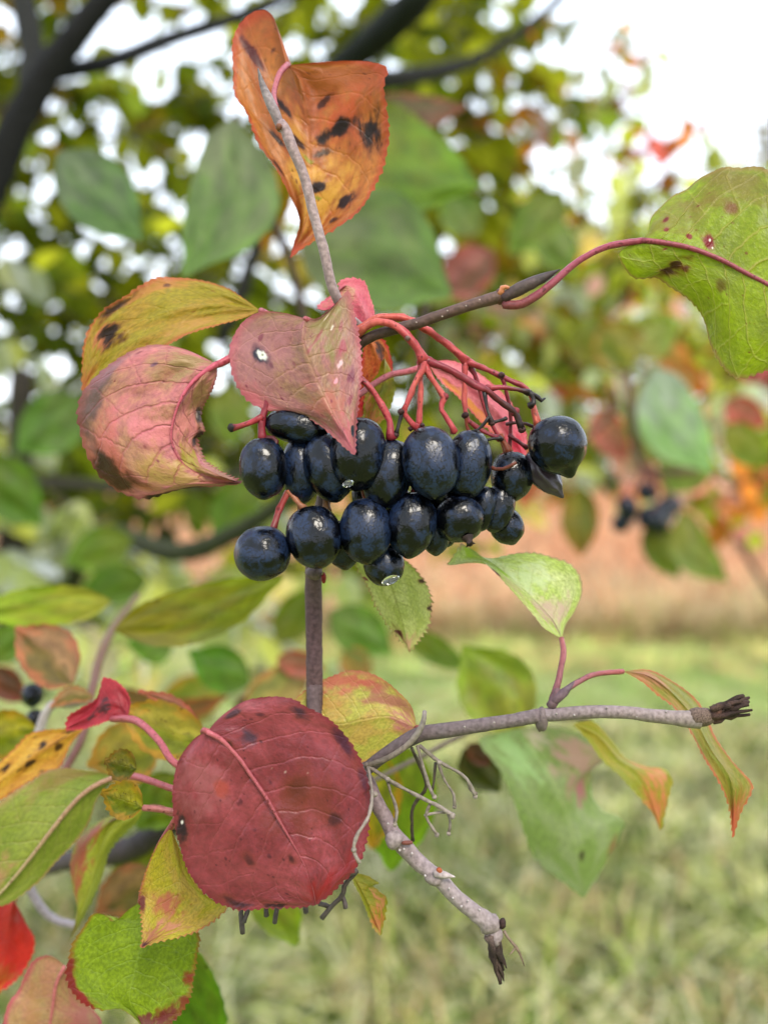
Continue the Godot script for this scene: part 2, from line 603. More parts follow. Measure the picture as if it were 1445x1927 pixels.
func materials() -> void:
	var bark_b := noise_texture(0.05, 3, [0, .35, .6, 1], [Color(.3, .3, .3), Color(.45, .45, .45), Color(.55, .55, .55), Color(.8, .8, .8)])
	M.bark = rough_material(noise_texture(0.07, 8, [0, .4, .66, .72, 1], [Color(.62, .60, .60), Color(.84, .83, .82), Color(.96, .95, .94), Color(1, 1, 1), Color(1, 1, 1)]), 45, 0.62, bark_b, 0.02)
	M.stalk = rough_material(noise_texture(0.05, 9, [0, .5, .72, .78, 1], [Color(.74, .68, .68), Color(.92, .9, .9), Color(1, 1, 1), Color(.55, .42, .42), Color(.5, .4, .4)]), 45, 0.42, bark_b, 0.012)
	M.trunk = rough_material(noise_texture(0.05, 14, [0, .5, 1], [Color(.4, .4, .4), Color(.75, .74, .72), Color(1, 1, .96)]), 6, 0.9, bark_b, 0.4)
	M.splinter = rough_material(noise_texture(0.09, 15, [0, .45, 1], [Color(.3, .27, .26), Color(.7, .66, .64), Color(1, .97, .93)]), 110, 0.85, bark_b, 0.03)
	M.soil = rough_material(noise_texture(0.03, 21, [0, .4, .6, 1], [Color(.26, .32, .15), Color(.40, .47, .22), Color(.56, .60, .34), Color(.70, .66, .44)]), 0.7, 0.95, null, 0, false)
	M.straw = rough_material(noise_texture(0.03, 25, [0, .5, 1], [Color(.76, .55, .42), Color(.90, .68, .54), Color(.96, .80, .66)]), 0.3, 0.95, null, 0, false)
	var blade := StandardMaterial3D.new()
	blade.vertex_color_use_as_albedo = true
	blade.roughness = 0.7
	blade.metallic_specular = 0.12
	blade.cull_mode = BaseMaterial3D.CULL_DISABLED
	blade.backlight_enabled = true
	blade.backlight = grey_of(0.8)
	M.blade = blade
	for k in 4:
		M["berry%d" % k] = berry_material(40 + k * 7, [-0.08, 0.20, -0.20, 0.08][k])
	var skin := StandardMaterial3D.new()
	skin.albedo_color = Color(.17, .12, .17)
	skin.roughness = 0.38
	M.raisin = skin
	var water := StandardMaterial3D.new()
	water.refraction_enabled = true
	water.refraction_scale = 0.033
	water.transparency = BaseMaterial3D.TRANSPARENCY_ALPHA
	water.albedo_color = Color(1, 1, 1, 0.02)
	water.roughness = 0.0
	M.water = water


# ---------------------------------------------------------------- the meadow
func tuft_mesh(n: int, wide: float, lean: float, sd: int) -> ArrayMesh:
	var r := RandomNumberGenerator.new()
	r.seed = sd
	var st := SurfaceTool.new()
	st.begin(Mesh.PRIMITIVE_TRIANGLES)
	for b in n:
		var a := r.randf() * TAU
		var d := Vector3(cos(a), 0, sin(a))
		var s := d.cross(Vector3.UP) * wide * r.randf_range(.6, 1.2)
		var foot := Vector3(r.randf_range(-.35, .35), 0, r.randf_range(-.35, .35))
		var h := r.randf_range(.55, 1.0)
		var l := lean * r.randf_range(.3, 1.3)
		var pts := []
		for k in 4:
			var t := k / 3.0
			pts.append(foot + d * l * t * t + Vector3.UP * h * (t - 0.18 * l * t * t))
		for k in 3:
			var w0 := s * (1.0 - k / 3.0 * 0.8)
			var w1 := s * (1.0 - (k + 1) / 3.0 * 0.95)
			for q in [pts[k] - w0, pts[k] + w0, pts[k + 1] - w1, pts[k] + w0, pts[k + 1] + w1, pts[k + 1] - w1]:
				st.add_vertex(q)
	st.generate_normals()
	return st.commit()

func meadow(called: String, label: String, mesh: Mesh, n: int, z0: float, z1: float, tall: Vector2, girth: float, tones: Array, weights: Array) -> void:
	var o := MultiMeshInstance3D.new()
	o.name = called
	var mm := MultiMesh.new()
	mm.transform_format = MultiMesh.TRANSFORM_3D
	mm.use_colors = true
	mm.mesh = mesh
	mm.instance_count = n
	for i in n:
		var d := lerpf(z0, z1, pow(rng.randf(), 0.8 if z1 < 10 else 1.3))
		var x := rng.randf_range(-1, 1) * (d * 0.72 + 0.8)
		var clump := nz.get_noise_2d(x * 210, d * 170) + 0.6 * nz.get_noise_2d(x * 700, d * 500)
		var h := rng.randf_range(tall.x, tall.y) * (1.0 + 0.5 * clump)
		mm.set_instance_transform(i, Transform3D(Basis(Vector3.UP, rng.randf() * TAU).scaled(Vector3(girth, h, girth)), Vector3(x, 0, -d)))
		var pick := rng.randf() + clump * 0.35
		var c: Color = tones[-1]
		for k in weights.size():
			if pick < weights[k]:
				c = tones[k]
				break
		var g := rng.randf_range(.75, 1.2)
		mm.set_instance_color(i, lin(Color(c.r * g, c.g * g, c.b * g)))
	o.multimesh = mm
	o.material_override = M.blade
	add_child(o, true)
	tag(o, label, "grass", "", "stuff")

func sheet(called: String, x0: float, x1: float, z0: float, z1: float, y: float, m: Material) -> void:
	var p := PackedVector3Array()
	for j in 9:
		for i in 9:
			p.append(Vector3(lerpf(x0, x1, i / 8.0), y, lerpf(z0, z1, j / 8.0)))
	var o := put(self, called, grid_mesh(p, PackedVector2Array(), PackedColorArray(), 9, 9), m)
	tag(o, "", "", "", "structure")

func ground() -> void:
	sheet("ground", -300, 300, -320, 60, -0.004, M.soil)
	sheet("field", -120, 120, -60, -7.6, 0.0, M.straw)
	var lawn := [Color(.36, .50, .20), Color(.70, .86, .40), Color(.90, 1, .60), Color(1, 1, .80), Color(1, .86, .64)]
	meadow("lawn_grass", "mown green meadow grass below and behind the shrub", tuft_mesh(8, .05, 2.0, 3), 34000, 1.6, 7.6, Vector2(.045, .11), .13, lawn, [.14, .44, .74, .9])
	meadow("long_grass_blades", "longer arching blades, some pale and dead, standing out of the green meadow grass", tuft_mesh(5, .042, 1.5, 6), 8800, 1.7, 5.2, Vector2(.08, .19), .2, [Color(1, .98, .80), Color(1, 1, .66), Color(.68, .76, .30), Color(1, .86, .64), Color(.26, .34, .16)], [.24, .44, .6, .72])
	meadow("straw_tufts", "ragged straw-coloured tufts where the lawn runs into the orange field", tuft_mesh(8, .05, 1.3, 12), 2200, 6.2, 8.6, Vector2(.06, .22), .2, [Color(1, .86, .60), Color(.96, .98, .60), Color(1, .78, .56), Color(.78, .88, .46)], [.25, .55, .72])
	meadow("pale_tall_grass", "pale straw-green fringe of taller grass along the lawn's far edge", tuft_mesh(9, .03, 1.1, 5), 4200, 7.6, 10.0, Vector2(.25, .5), .34, [Color(.90, .90, .58), Color(1, .92, .72), Color(1, .88, .70), Color(1, .80, .64)], [.25, .55, .8])
	meadow("orange_field_grass", "tall dry orange grass filling the field beyond the lawn", tuft_mesh(9, .05, 1.4, 8), 22000, 8.0, 50.0, Vector2(.3, .55), .5, [Color(.97, .68, .50), Color(1, .77, .59), Color(1, .85, .68)], [.35, .75])


# ---------------------------------------------------------------- trees
func leaf_shape(fold: float, droop: float) -> ArrayMesh:     # a leaf one metre long hanging from its base at the origin
	var p := PackedVector3Array()
	var uv := PackedVector2Array()
	for i in 7:
		var u := i / 6.0
		var w := 0.33 * pow(sin(PI * pow(u, .85)), .8) * (1.0 if u < .75 else lerpf(1.0, .62, (u - .75) * 4))
		if i == 0 or i == 6: w = 0.004
		for j in 5:
			var v := (j - 2) / 2.0
			p.append(Vector3(v * w, -u, fold * absf(v) * w + droop * u * u))
			uv.append(Vector2((v + 1) * .5, u))
	return grid_mesh(p, uv, PackedColorArray(), 5, 7)

func leafy(parent: Node3D, spots: Array, tones: Array, single: int) -> void:
	# spots = [transform, tone number]; the largest in the picture are parts of their own, the rest are one mass
	var shapes := [leaf_shape(.35, .15), leaf_shape(.7, -.2), leaf_shape(.15, .3)]
	spots.sort_custom(func(a, b): return a[2] < b[2])
	var mats := []
	for c in tones:
		var m := StandardMaterial3D.new()
		m.albedo_color = lin(c).linear_to_srgb()
		m.roughness = .65
		m.metallic_specular = 0.12
		m.cull_mode = BaseMaterial3D.CULL_DISABLED
		m.backlight_enabled = true
		m.backlight = grey_of(.8)
		mats.append(m)
	for i in mini(single, spots.size()):
		var o := put(parent, "leaf", shapes[i % 3], mats[spots[i][1]])
		o.transform = spots[i][0]
		o.position -= parent.position
	var rest := spots.size() - single
	if rest <= 0: return
	var mm := MultiMesh.new()
	mm.transform_format = MultiMesh.TRANSFORM_3D
	mm.use_colors = true
	mm.mesh = shapes[0]
	mm.instance_count = rest
	for i in rest:
		var t: Transform3D = spots[single + i][0]
		t.origin -= parent.position
		mm.set_instance_transform(i, t)
		var c: Color = tones[spots[single + i][1]]
		var g := rng.randf_range(.8, 1.2)
		mm.set_instance_color(i, lin(Color(c.r * g, c.g * g, c.b * g)))
	var o := MultiMeshInstance3D.new()
	o.name = "foliage"
	o.multimesh = mm
	o.material_override = M.blade
	o.set_meta("kind", "stuff")
	parent.add_child(o, true)

func sprays(parent: Node3D, clusters: Array, tones: Array, size: Vector2) -> Array:
	# cluster = [x, y, distance, radius across, radius up, radius deep, leaves, tone numbers ...]
	var out := []
	for c in clusters:
		org = Vector3.ZERO
		var mid := at(c[0], c[1], c[2])
		var pick: Array = c[7]
		var left: int = c[6]
		while left > 0:
			var q := Vector3(rng.randfn(), rng.randfn(), rng.randfn()).normalized() * pow(rng.randf(), .36)
			var a := mid + view * Vector3(q.x * c[3], q.y * c[4], q.z * c[5])
			var yaw := rng.randf() * TAU
			var run := Vector3(cos(yaw), rng.randf_range(-.7, .25), sin(yaw)).normalized()
			var pairs := rng.randi_range(2, 4)
			var gap := rng.randf_range(.5, .8) * size.y
			var path := PackedVector3Array([a - run * gap * 1.5 - parent.position, a - parent.position, a + run * gap * pairs + Vector3(0, -.01, 0) - parent.position])
			if c[2] < 2.7:
				put(parent, "twig", tube_mesh(path, [.0022, .0016, .001], [Color(.34, .29, .27)], .1, 5, .03, true), M.bark)
			for k in pairs:
				for s in [-1, 1]:
					if rng.randf() < .12: continue
					var p := a + run * gap * (k + .3)
					var sidew: Vector3 = run.cross(Vector3.UP).normalized() * s
					var down: Vector3 = (sidew * rng.randf_range(.3, 1.0) + run * .4 + Vector3.DOWN * rng.randf_range(.3, 1.6)).normalized()
					var face := Vector3(rng.randfn() * .7, 1.0, rng.randfn() * .7 + .3)
					var yy := -down
					var xx := yy.cross(face).normalized()
					var zz := xx.cross(yy)
					var l := rng.randf_range(size.x, size.y)
					out.append([Transform3D(Basis(xx * l, yy * l, zz * l), p), pick[rng.randi() % pick.size()], (p - EYE).length()])
					left -= 1
	return out

func limb(parent: Node3D, called: String, xyd: Array, radii: Array, c: Color) -> void:
	org = parent.position
	var p := PackedVector3Array()
	for i in xyd.size() / 3:
		p.append(at(xyd[i * 3], xyd[i * 3 + 1], xyd[i * 3 + 2]))
	put(parent, called, tube_mesh(p, radii, [c], .12, 12, .03), M.trunk)
	org = Vector3.ZERO

func canopy() -> void:
	var tones := [Color(.44, .50, .09), Color(.58, .60, .11), Color(.74, .76, .18), Color(.50, .58, .18), Color(.62, .50, .13), Color(.78, .52, .2), Color(.80, .44, .34), Color(.56, .60, .36), Color(.86, .76, .32)]
	var tree := thing("blackhaw_tree", "dark-limbed tree with olive green leaves arching over the upper left, bright sky in its gaps", "tree", Vector3(-.62, 0, -1.25))
	limb(tree, "trunk", [-360, 2200, 1.45, -200, 1600, 1.4, 10, 1080, 1.35, 40, 700, 1.3], [40, 36, 26, 22], Color(.30, .27, .24))
	limb(tree, "limb", [-160, 620, .95, -40, 400, .95, 30, 240, .95, 90, 130, .95, 180, 20, .95, 330, -160, .95], [34, 34, 30, 28, 25, 22], Color(.10, .095, .085))
	limb(tree, "limb", [60, 190, .96, 60, 80, 1.0, 30, -60, 1.05], [24, 22, 20], Color(.17, .16, .14))
	limb(tree, "limb", [85, 140, .96, 200, 120, 1.0, 330, 70, 1.1, 480, 20, 1.2, 650, -60, 1.3], [16, 15, 13, 11, 10], Color(.12, .12, .10))
	limb(tree, "limb", [540, 210, 1.25, 640, 130, 1.2, 720, 60, 1.15, 790, -10, 1.1, 860, -130, 1.1], [18, 27, 30, 30, 29], Color(.13, .165, .14))
	limb(tree, "limb", [640, 150, 1.25, 760, 145, 1.35, 900, 110, 1.5, 1030, 20, 1.6, 1100, -60, 1.7], [22, 17, 12, 9, 8], Color(.14, .14, .12))
	limb(tree, "limb", [640, 150, 1.2, 540, 320, 1.2, 480, 480, 1.2, 420, 640, 1.2], [20, 16, 14, 12], Color(.20, .19, .16))
	limb(tree, "limb", [120, 1150, 1.3, 180, 1010, 1.1, 330, 1040, .9, 450, 1000, .8, 560, 930, .75, 700, 880, .8], [14, 16, 20, 19, 17, 14], Color(.28, .31, .18))
	limb(tree, "limb", [40, 900, 1.3, 200, 915, 1.3, 380, 910, 1.3, 560, 850, 1.3], [12, 10, 9, 8], Color(.32, .30, .26))
	var spots := sprays(tree, [
		[-320, 250, 1.7, .34, .40, .5, 150, [0, 1, 2, 3]], [-300, 750, 1.8, .34, .36, .5, 120, [0, 1, 3]],
		[250, 1230, 1.25, .30, .12, .3, 70, [3, 2, 0, 8]], [430, 1080, 1.6, .26, .12, .3, 70, [0, 3, 2]], [90, 1060, 1.5, .22, .16, .3, 60, [0, 3, 2]],
		[60, 80, 1.9, .36, .36, .35, 269, [0, 1, 1, 4]], [330, 90, 2.0, .38, .25, .4, 170, [0, 1, 2, 1]], [600, 40, 2.0, .36, .18, .4, 152, [0, 1, 2, 2]],
		[790, 50, 1.9, .20, .20, .5, 170, [1, 2, 1, 0]], [860, 190, 2.1, .12, .26, .5, 74, [1, 4, 5, 1, 2]],
		[40, 420, 1.95, .28, .34, .3, 213, [0, 1, 2, 3]], [250, 480, 2.2, .5, .34, .7, 238, [0, 0, 1, 3]], [520, 420, 2.1, .45, .4, .6, 326, [0, 1, 2, 3]], [760, 360, 2.1, .4, .36, .6, 296, [1, 2, 3, 1]],
		[120, 700, 2.0, .5, .3, .6, 414, [0, 3, 1, 0]], [420, 720, 2.2, .5, .3, .6, 452, [0, 3, 1, 2]], [700, 640, 2.4, .45, .35, .6, 269, [1, 2, 3, 8]],
		[60, 950, 1.9, .3, .24, .3, 125, [0, 3, 0]], [330, 960, 1.8, .36, .20, .5, 150, [0, 3, 2]], [200, 1130, 1.4, .3, .14, .4, 62, [3, 2, 0]],
		[840, 340, 2.2, .24, .26, .5, 197, [1, 4, 6, 2]]], tones, Vector2(.045, .075))
	leafy(tree, spots, tones, 290)

	var bush := thing("blackhaw_shrub", "loose shrub with orange, pink and yellow-green autumn leaves behind the berries on the right", "shrub", Vector3(.75, 0, -2.4))
	limb(bush, "trunk", [1760, 2000, 2.5, 1640, 1500, 2.5, 1400, 1040, 2.45, 1160, 780, 2.4, 1080, 560, 2.4], [9, 8, 6, 5, 4], Color(.46, .40, .34))
	limb(bush, "limb", [1400, 1040, 2.45, 1400, 860, 2.5, 1450, 700, 2.6, 1600, 560, 2.6], [6, 5, 4, 3], Color(.46, .40, .34))
	limb(bush, "limb", [1160, 780, 2.4, 1180, 500, 2.2, 1200, 330, 2.1, 1230, 230, 2.1], [8, 6, 4, 3], Color(.36, .26, .24))
	var tints2 := [Color(0.73, 0.81, 0.23), Color(0.88, 0.92, 0.31), Color(1.00, 0.63, 0.28), Color(1.00, 0.51, 0.45), Color(1.00, 0.68, 0.63), Color(0.63, 0.66, 0.28), Color(1.00, 0.84, 0.35), Color(0.76, 0.84, 0.59)]
	var spots2 := sprays(bush, [
		[1000, 620, 2.7, .5, .24, .4, 170, [0, 1, 0, 7, 6]], [1300, 640, 2.9, .5, .26, .4, 170, [0, 1, 1, 7, 6, 0]], [1000, 400, 2.5, .24, .16, .3, 60, [0, 1, 5, 6]],
		[800, 700, 2.3, .3, .2, .4, 90, [0, 1, 7, 5, 2]], [980, 520, 2.3, .22, .16, .4, 80, [0, 1, 6, 2]], [1330, 900, 2.1, .3, .06, .3, 60, [0, 1, 2, 3, 4]],
		[1090, 220, 2.1, .17, .085, .3, 66, [3, 2, 5, 5, 0, 1]], [1230, 250, 2.3, .12, .08, .3, 17, [3, 3, 2]], [1090, 40, 2.0, .09, .05, .2, 23, [5, 5, 2]],
		[1090, 430, 2.2, .26, .18, .5, 116, [0, 1, 6, 5, 1]], [1230, 500, 2.5, .32, .2, .5, 175, [0, 1, 1, 0, 2, 6, 7]], [1400, 480, 2.8, .3, .3, .5, 127, [0, 1, 6, 7]],
		[1050, 640, 2.4, .34, .2, .5, 233, [0, 1, 7, 4, 5]], [1250, 700, 2.4, .36, .22, .5, 220, [0, 1, 7, 3, 1, 0, 2]], [1420, 780, 2.3, .3, .22, .5, 150, [0, 1, 1, 3, 0, 2, 7]],
		[900, 800, 2.4, .3, .2, .5, 138, [0, 1, 7, 5]], [1180, 860, 2.2, .2, .08, .4, 68, [4, 4, 3, 2, 7]], [780, 960, 2.5, .3, .16, .4, 68, [5, 0, 6]]], tints2, Vector2(.045, .075))
	leafy(bush, spots2, tints2, 290)

func far_trees() -> void:
	var names := [["tall brown-gold tree at the far right edge of the field", Color(.60, .54, .30), Color(.74, .66, .38), Color(.50, .50, .30)], ["yellow-green tree left of the tall brown-gold one across the field", Color(.78, .80, .26), Color(.96, .88, .34), Color(.66, .72, .24)],
		["low round olive tree across the field behind the berries", Color(.68, .74, .24), Color(.84, .84, .32), Color(.60, .66, .22)], ["low dark green tree across the field behind the berry stalks", Color(.28, .36, .16), Color(.38, .44, .2), Color(.3, .34, .2)],
		["low grey-green tree across the field at far left", Color(.32, .38, .2), Color(.42, .46, .24), Color(.34, .34, .22)]]
	var where := [[1475, 170, 40.0, 4.6], [1260, 330, 43.0, 5.4], [1030, 400, 46.0, 5.6], [800, 560, 47.0, 5.0], [250, 720, 44.0, 3.6]]
	var clump := leaf_shape(.4, .2)
	for k in where.size():
		var w: Array = where[k]
		org = Vector3.ZERO
		var top := at(w[0], w[1], w[2])
		var foot := Vector3(top.x, 0, top.z)
		var t := thing("autumn_tree", names[k][0], "tree", foot, "trees beyond the field")
		var h: float = top.y
		put(t, "trunk", tube_mesh(PackedVector3Array([Vector3(0, -.1, 0), Vector3(.1, h * .3, 0), Vector3(-.1, h * .75, .1)]), [.28, .2, .08], [Color(.26, .23, .2)], .1, 9, .4, true), M.trunk)
		for b in 6:
			var a := b * 1.05
			put(t, "limb", tube_mesh(PackedVector3Array([Vector3(0, h * (.25 + .07 * b), 0), Vector3(cos(a) * w[3] * .4, h * (.4 + .07 * b), sin(a) * w[3] * .4), Vector3(cos(a) * w[3] * .75, h * (.48 + .07 * b), sin(a) * w[3] * .75)]), [.12, .08, .03], [Color(.26, .23, .2)], .1, 6, .5, true), M.trunk)
		var lobes := []
		for b in 34:
			var y := rng.randf_range(.14, .9)
			var r: float = w[3] * sqrt(clampf(1.0 - pow((y - .42) / .58, 2), .05, 1))
			var a := rng.randf() * TAU
			lobes.append([Vector3(cos(a) * r * .7, h * y, sin(a) * r * .7), rng.randf_range(.8, 1.5)])
		var mm := MultiMesh.new()
		mm.transform_format = MultiMesh.TRANSFORM_3D
		mm.use_colors = true
		mm.mesh = clump
		mm.instance_count = 7000
		for i in 7000:
			var lb: Array = lobes[i % 34]
			var q: Vector3 = Vector3(rng.randfn(), rng.randfn() * .8, rng.randfn()).limit_length(2.0) * (.55 * float(lb[1]))
			var l := rng.randf_range(.22, .42)
			mm.set_instance_transform(i, Transform3D(Basis.from_euler(Vector3(rng.randf_range(-1, 1), rng.randf() * TAU, rng.randf_range(-1, 1))).scaled(Vector3.ONE * l), lb[0] + q))
			var c: Color = names[k][1 + rng.randi() % 3]
			var g := rng.randf_range(.8, 1.2)
			mm.set_instance_color(i, lin(Color(c.r * g, c.g * g, c.b * g)))
		var o := MultiMeshInstance3D.new()
		o.name = "crown"
		o.multimesh = mm
		o.material_override = M.blade
		o.set_meta("kind", "stuff")
		t.add_child(o, true)
	# a hedgerow of low bushes closes the field
	var tones := [Color(.56, .58, .24), Color(.80, .74, .32), Color(.70, .54, .32), Color(.50, .54, .22)]
	var hedge := MultiMeshInstance3D.new()
	hedge.name = "hedgerow_undergrowth"
	var hm := MultiMesh.new()
	hm.transform_format = MultiMesh.TRANSFORM_3D
	hm.use_colors = true
	hm.mesh = clump
	hm.instance_count = 20000
	for i in 20000:
		var x := rng.randf_range(-52, 52)
		var hh := 3.6 + 2.2 * nz.get_noise_1d(x * 14)
		hm.set_instance_transform(i, Transform3D(Basis.from_euler(Vector3(rng.randf_range(-1, 1), rng.randf() * TAU, rng.randf_range(-1, 1))).scaled(Vector3.ONE * rng.randf_range(.25, .5)), Vector3(x, pow(rng.randf(), .8) * hh, -51 + rng.randfn() * 1.1)))
		hm.set_instance_color(i, lin(tones[rng.randi() % 4]))
	hedge.multimesh = hm
	hedge.material_override = M.blade
	add_child(hedge, true)
	tag(hedge, "long low hedgerow of mixed bushes closing the far side of the orange field", "hedgerow", "", "stuff")
# ---------------------------------------------------------------- blurred shoots behind and beside the berries
func shoot(called: String, label: String, x: float, y: float, d: float) -> Node3D:
	org = Vector3.ZERO
	var o := thing(called, label, "shrub shoot", at(x, y, d))
	org = o.position
	return o

func shoots() -> void:
	deeper = 2.9
	var g := Color(0.54, 0.66, 0.28)
	var a := shoot("leafy_shoot", "blurred shoot with large drooping green leaves left of the spotted orange leaf", 470, 250, .30)
	twig(a, "twig", "f", [440, 220, 480, 330, 520, 430, 560, 540, 600, 760], [290.4, 348.48], [7, 8, 8], [Color(0.36, 0.28, 0.28)])
	oval(a, Vector2(440, 222), Vector2(345, 520), 100, .290, .275, Color(.47, .58, .34), {"bend": 52, "l": .9, "r": .8, "label": "large drooping grey-green leaf with a dark spot"})
	oval(a, Vector2(110, 285), Vector2(268, 452), 66, .31, .30, Color(.46, .58, .38), {"label": "blue-green leaf at the left of the pair"})
	oval(a, Vector2(480, 300), Vector2(350, 425), 52, .32, .33, Color(0.54, 0.60, 0.08))
	oval(a, Vector2(525, 345), Vector2(405, 472), 34, .31, .31, Color(0.94, 0.66, 0.34), {"label": "small orange-yellow leaf"})
	oval(a, Vector2(540, 300), Vector2(495, 470), 30, .33, .34, Color(0.80, 0.66, 0.12))
	var b := shoot("leafy_shoot", "blurred shoot with broad pale green leaves right behind the spotted orange leaf", 760, 560, .32)
	twig(b, "twig", "f", [700, 160, 760, 330, 800, 520, 780, 760], [377.52, 377.52], [6, 7, 8], [Color(0.36, 0.30, 0.26)])
	oval(b, Vector2(690, 200), Vector2(905, 350), 92, .33, .31, Color(0.52, 0.64, 0.11), {"bend": -55, "label": "broad bright green leaf arching behind the orange leaf"})
	oval(b, Vector2(700, 190), Vector2(880, 200), 32, .332, .32, Color(0.62, 0.50, 0.42), {"bend": -14})
	oval(b, Vector2(560, 430), Vector2(850, 555), 115, .325, .30, Color(.52, .62, .36), {"bend": 20, "label": "large pale green leaf with a light rim"})
	oval(b, Vector2(690, 360), Vector2(800, 560), 52, .33, .32, Color(0.50, 0.62, 0.22), {"bend": -14})
	oval(b, Vector2(930, 470), Vector2(820, 560), 46, .42, .42, Color(0.66, 0.40, 0.38), {"label": "dull pink-brown leaf"})
	oval(b, Vector2(1060, 360), Vector2(955, 480), 44, .46, .46, Color(0.52, 0.62, 0.22))
	oval(b, Vector2(1010, 400), Vector2(1080, 520), 40, .5, .5, Color(0.54, 0.64, 0.31))
	oval(b, Vector2(900, 440), Vector2(830, 360), 40, .5, .5, Color(0.48, 0.60, 0.22))
	oval(b, Vector2(790, 520), Vector2(760, 330), 12, .33, .33, Color(0.78, 0.74, 0.55), {"label": "narrow greyish leaf seen edge on"})

	var c := shoot("berry_shoot", "blurred shoot with green leaves and a small cluster of dark berries at right", 1230, 880, .46)
	twig(c, "twig", "f", [1180, 700, 1200, 860, 1240, 890, 1330, 880], [755.04, 755.04], [7, 7, 6], [Color(0.46, 0.32, 0.30)])
	twig(c, "twig", "f", [1160, 760, 1130, 800, 1060, 850, 1000, 860], [784.08, 813.12], [6, 5], [Color(0.52, 0.38, 0.34)])
	oval(c, Vector2(1230, 690), Vector2(1340, 890), 62, .46, .43, Color(0.66, 0.80, 0.62), {"bend": -22, "label": "pale blue-green leaf hanging at right"})
	oval(c, Vector2(1240, 700), Vector2(1190, 850), 44, .48, .48, Color(0.60, 0.64, 0.25))
	oval(c, Vector2(1090, 915), Vector2(1092, 1050), 36, .44, .44, Color(0.58, 0.56, 0.16), {"label": "upright olive leaf above the orange field"})
	oval(c, Vector2(1280, 960), Vector2(1370, 1095), 38, .44, .43, Color(0.54, 0.60, 0.09), {"bend": -24})
	oval(c, Vector2(1220, 980), Vector2(1275, 1090), 36, .46, .46, Color(0.52, 0.58, 0.11))
	oval(c, Vector2(1190, 800), Vector2(1310, 860), 44, .48, .48, Color(0.52, 0.56, 0.12))
	oval(c, Vector2(1320, 830), Vector2(1250, 930), 52, .50, .50, Color(0.58, 0.66, 0.27))
	oval(c, Vector2(1150, 840), Vector2(1235, 905), 36, .52, .52, Color(0.86, 0.72, 0.64))
	oval(c, Vector2(1120, 770), Vector2(1180, 870), 36, .5, .5, Color(0.88, 0.56, 0.50))
	oval(c, Vector2(1250, 690), Vector2(1330, 740), 34, .56, .56, Color(0.88, 0.58, 0.18))
	oval(c, Vector2(1290, 690), Vector2(1240, 640), 28, .56, .56, Color(0.86, 0.62, 0.20))
	oval(c, Vector2(1360, 760), Vector2(1445, 800), 34, .5, .5, Color(0.84, 0.46, 0.40))
	oval(c, Vector2(1360, 800), Vector2(1450, 880), 36, .48, .48, Color(0.60, 0.66, 0.14))
	oval(c, Vector2(1190, 690), Vector2(1130, 600), 50, .5, .5, Color(0.65, 0.66, 0.20))
	oval(c, Vector2(1190, 660), Vector2(1270, 600), 44, .5, .5, Color(0.67, 0.72, 0.33))
	oval(c, Vector2(1090, 690), Vector2(1130, 590), 40, .52, .52, Color(0.54, 0.58, 0.09))
	oval(c, Vector2(1440, 720), Vector2(1390, 660), 30, .5, .5, Color(0.80, 0.40, 0.42))
	oval(c, Vector2(1020, 820), Vector2(980, 960), 30, .42, .42, Color(0.82, 0.50, 0.36), {"label": "dull orange leaf behind the outermost berry"})
	org = Vector3.ZERO
	var far_cluster := thing("blurred_berry_cluster", "small out-of-focus cluster of dark berries hanging beside the olive leaf at right", "berry cluster", at(1215, 950, .95))
	org = far_cluster.position
	var far_berry := berry_shape(5, .02, .1)
	for q in [[1180, 955, 19, 24], [1168, 985, 17, 18], [1216, 925, 20, 18], [1225, 975, 26, 22], [1262, 950, 21, 18], [1250, 962, 22, 22], [1240, 985, 20, 20]]:
		var o := put(far_cluster, "berry", far_berry, M.berry0)
		o.position = at(q[0], q[1], .95 + rng.randf_range(-.02, .02))
		o.scale = Vector3(q[2], q[3], q[2]) * .95 / FOCAL
		o.rotation = Vector3(.2, rng.randf() * 6, rng.randf_range(-.5, .5))
	for q in [[1210, 880, 1190, 920, 1178, 940], [1210, 880, 1214, 900, 1216, 915], [1210, 880, 1235, 920, 1228, 960], [1210, 880, 1250, 915, 1262, 940]]:
		twig(far_cluster, "stalk", "f", q, [726], [3], [Color(0.62, 0.36, 0.34)], .05, "", "stalk")

	var d := shoot("leafy_shoot", "blurred low shoot of yellow-green and pinkish leaves behind the left of the red leaf", 190, 1290, .23)
	twig(d, "twig", "f", [60, 1540, 150, 1400, 175, 1295, 188, 1240, 215, 1180, 260, 1120], [87.12, 116.16, 174.24], [8, 8, 9, 6], [Color(0.60, 0.38, 0.38), Color(0.50, 0.44, 0.30)], .05, "", "stalk")
	oval(d, Vector2(214, 1186), Vector2(535, 1085), 52, .236, .240, Color(0.60, 0.62, 0.06), {"bend": -18, "label": "long olive-yellow leaf under the lowest left berry"})
	oval(d, Vector2(212, 1132), Vector2(-60, 1150), 38, .25, .25, Color(0.73, 0.80, 0.23), {"label": "light green leaf lying level at the left edge"})
	oval(d, Vector2(138, 1288), Vector2(30, 1180), 56, .232, .236, Color(0.76, 0.60, 0.44), {"bend": -8, "label": "pinkish green leaf with a pale midrib"})
	oval(d, Vector2(470, 1290), Vector2(355, 1225), 44, .30, .30, Color(0.41, 0.60, 0.16))
	oval(d, Vector2(330, 1200), Vector2(240, 1215), 44, .33, .33, Color(0.48, 0.64, 0.23))
	oval(d, Vector2(205, 1290), Vector2(430, 1310), 26, .27, .27, Color(0.62, 0.46, 0.26), {"bend": -40})
	oval(d, Vector2(460, 1330), Vector2(590, 1240), 40, .28, .29, Color(0.72, 0.66, 0.36), {"bend": -10, "label": "pinkish olive leaf behind the upright stem"})
	oval(d, Vector2(520, 1240), Vector2(610, 1260), 24, .285, .285, Color(0.76, 0.48, 0.42))
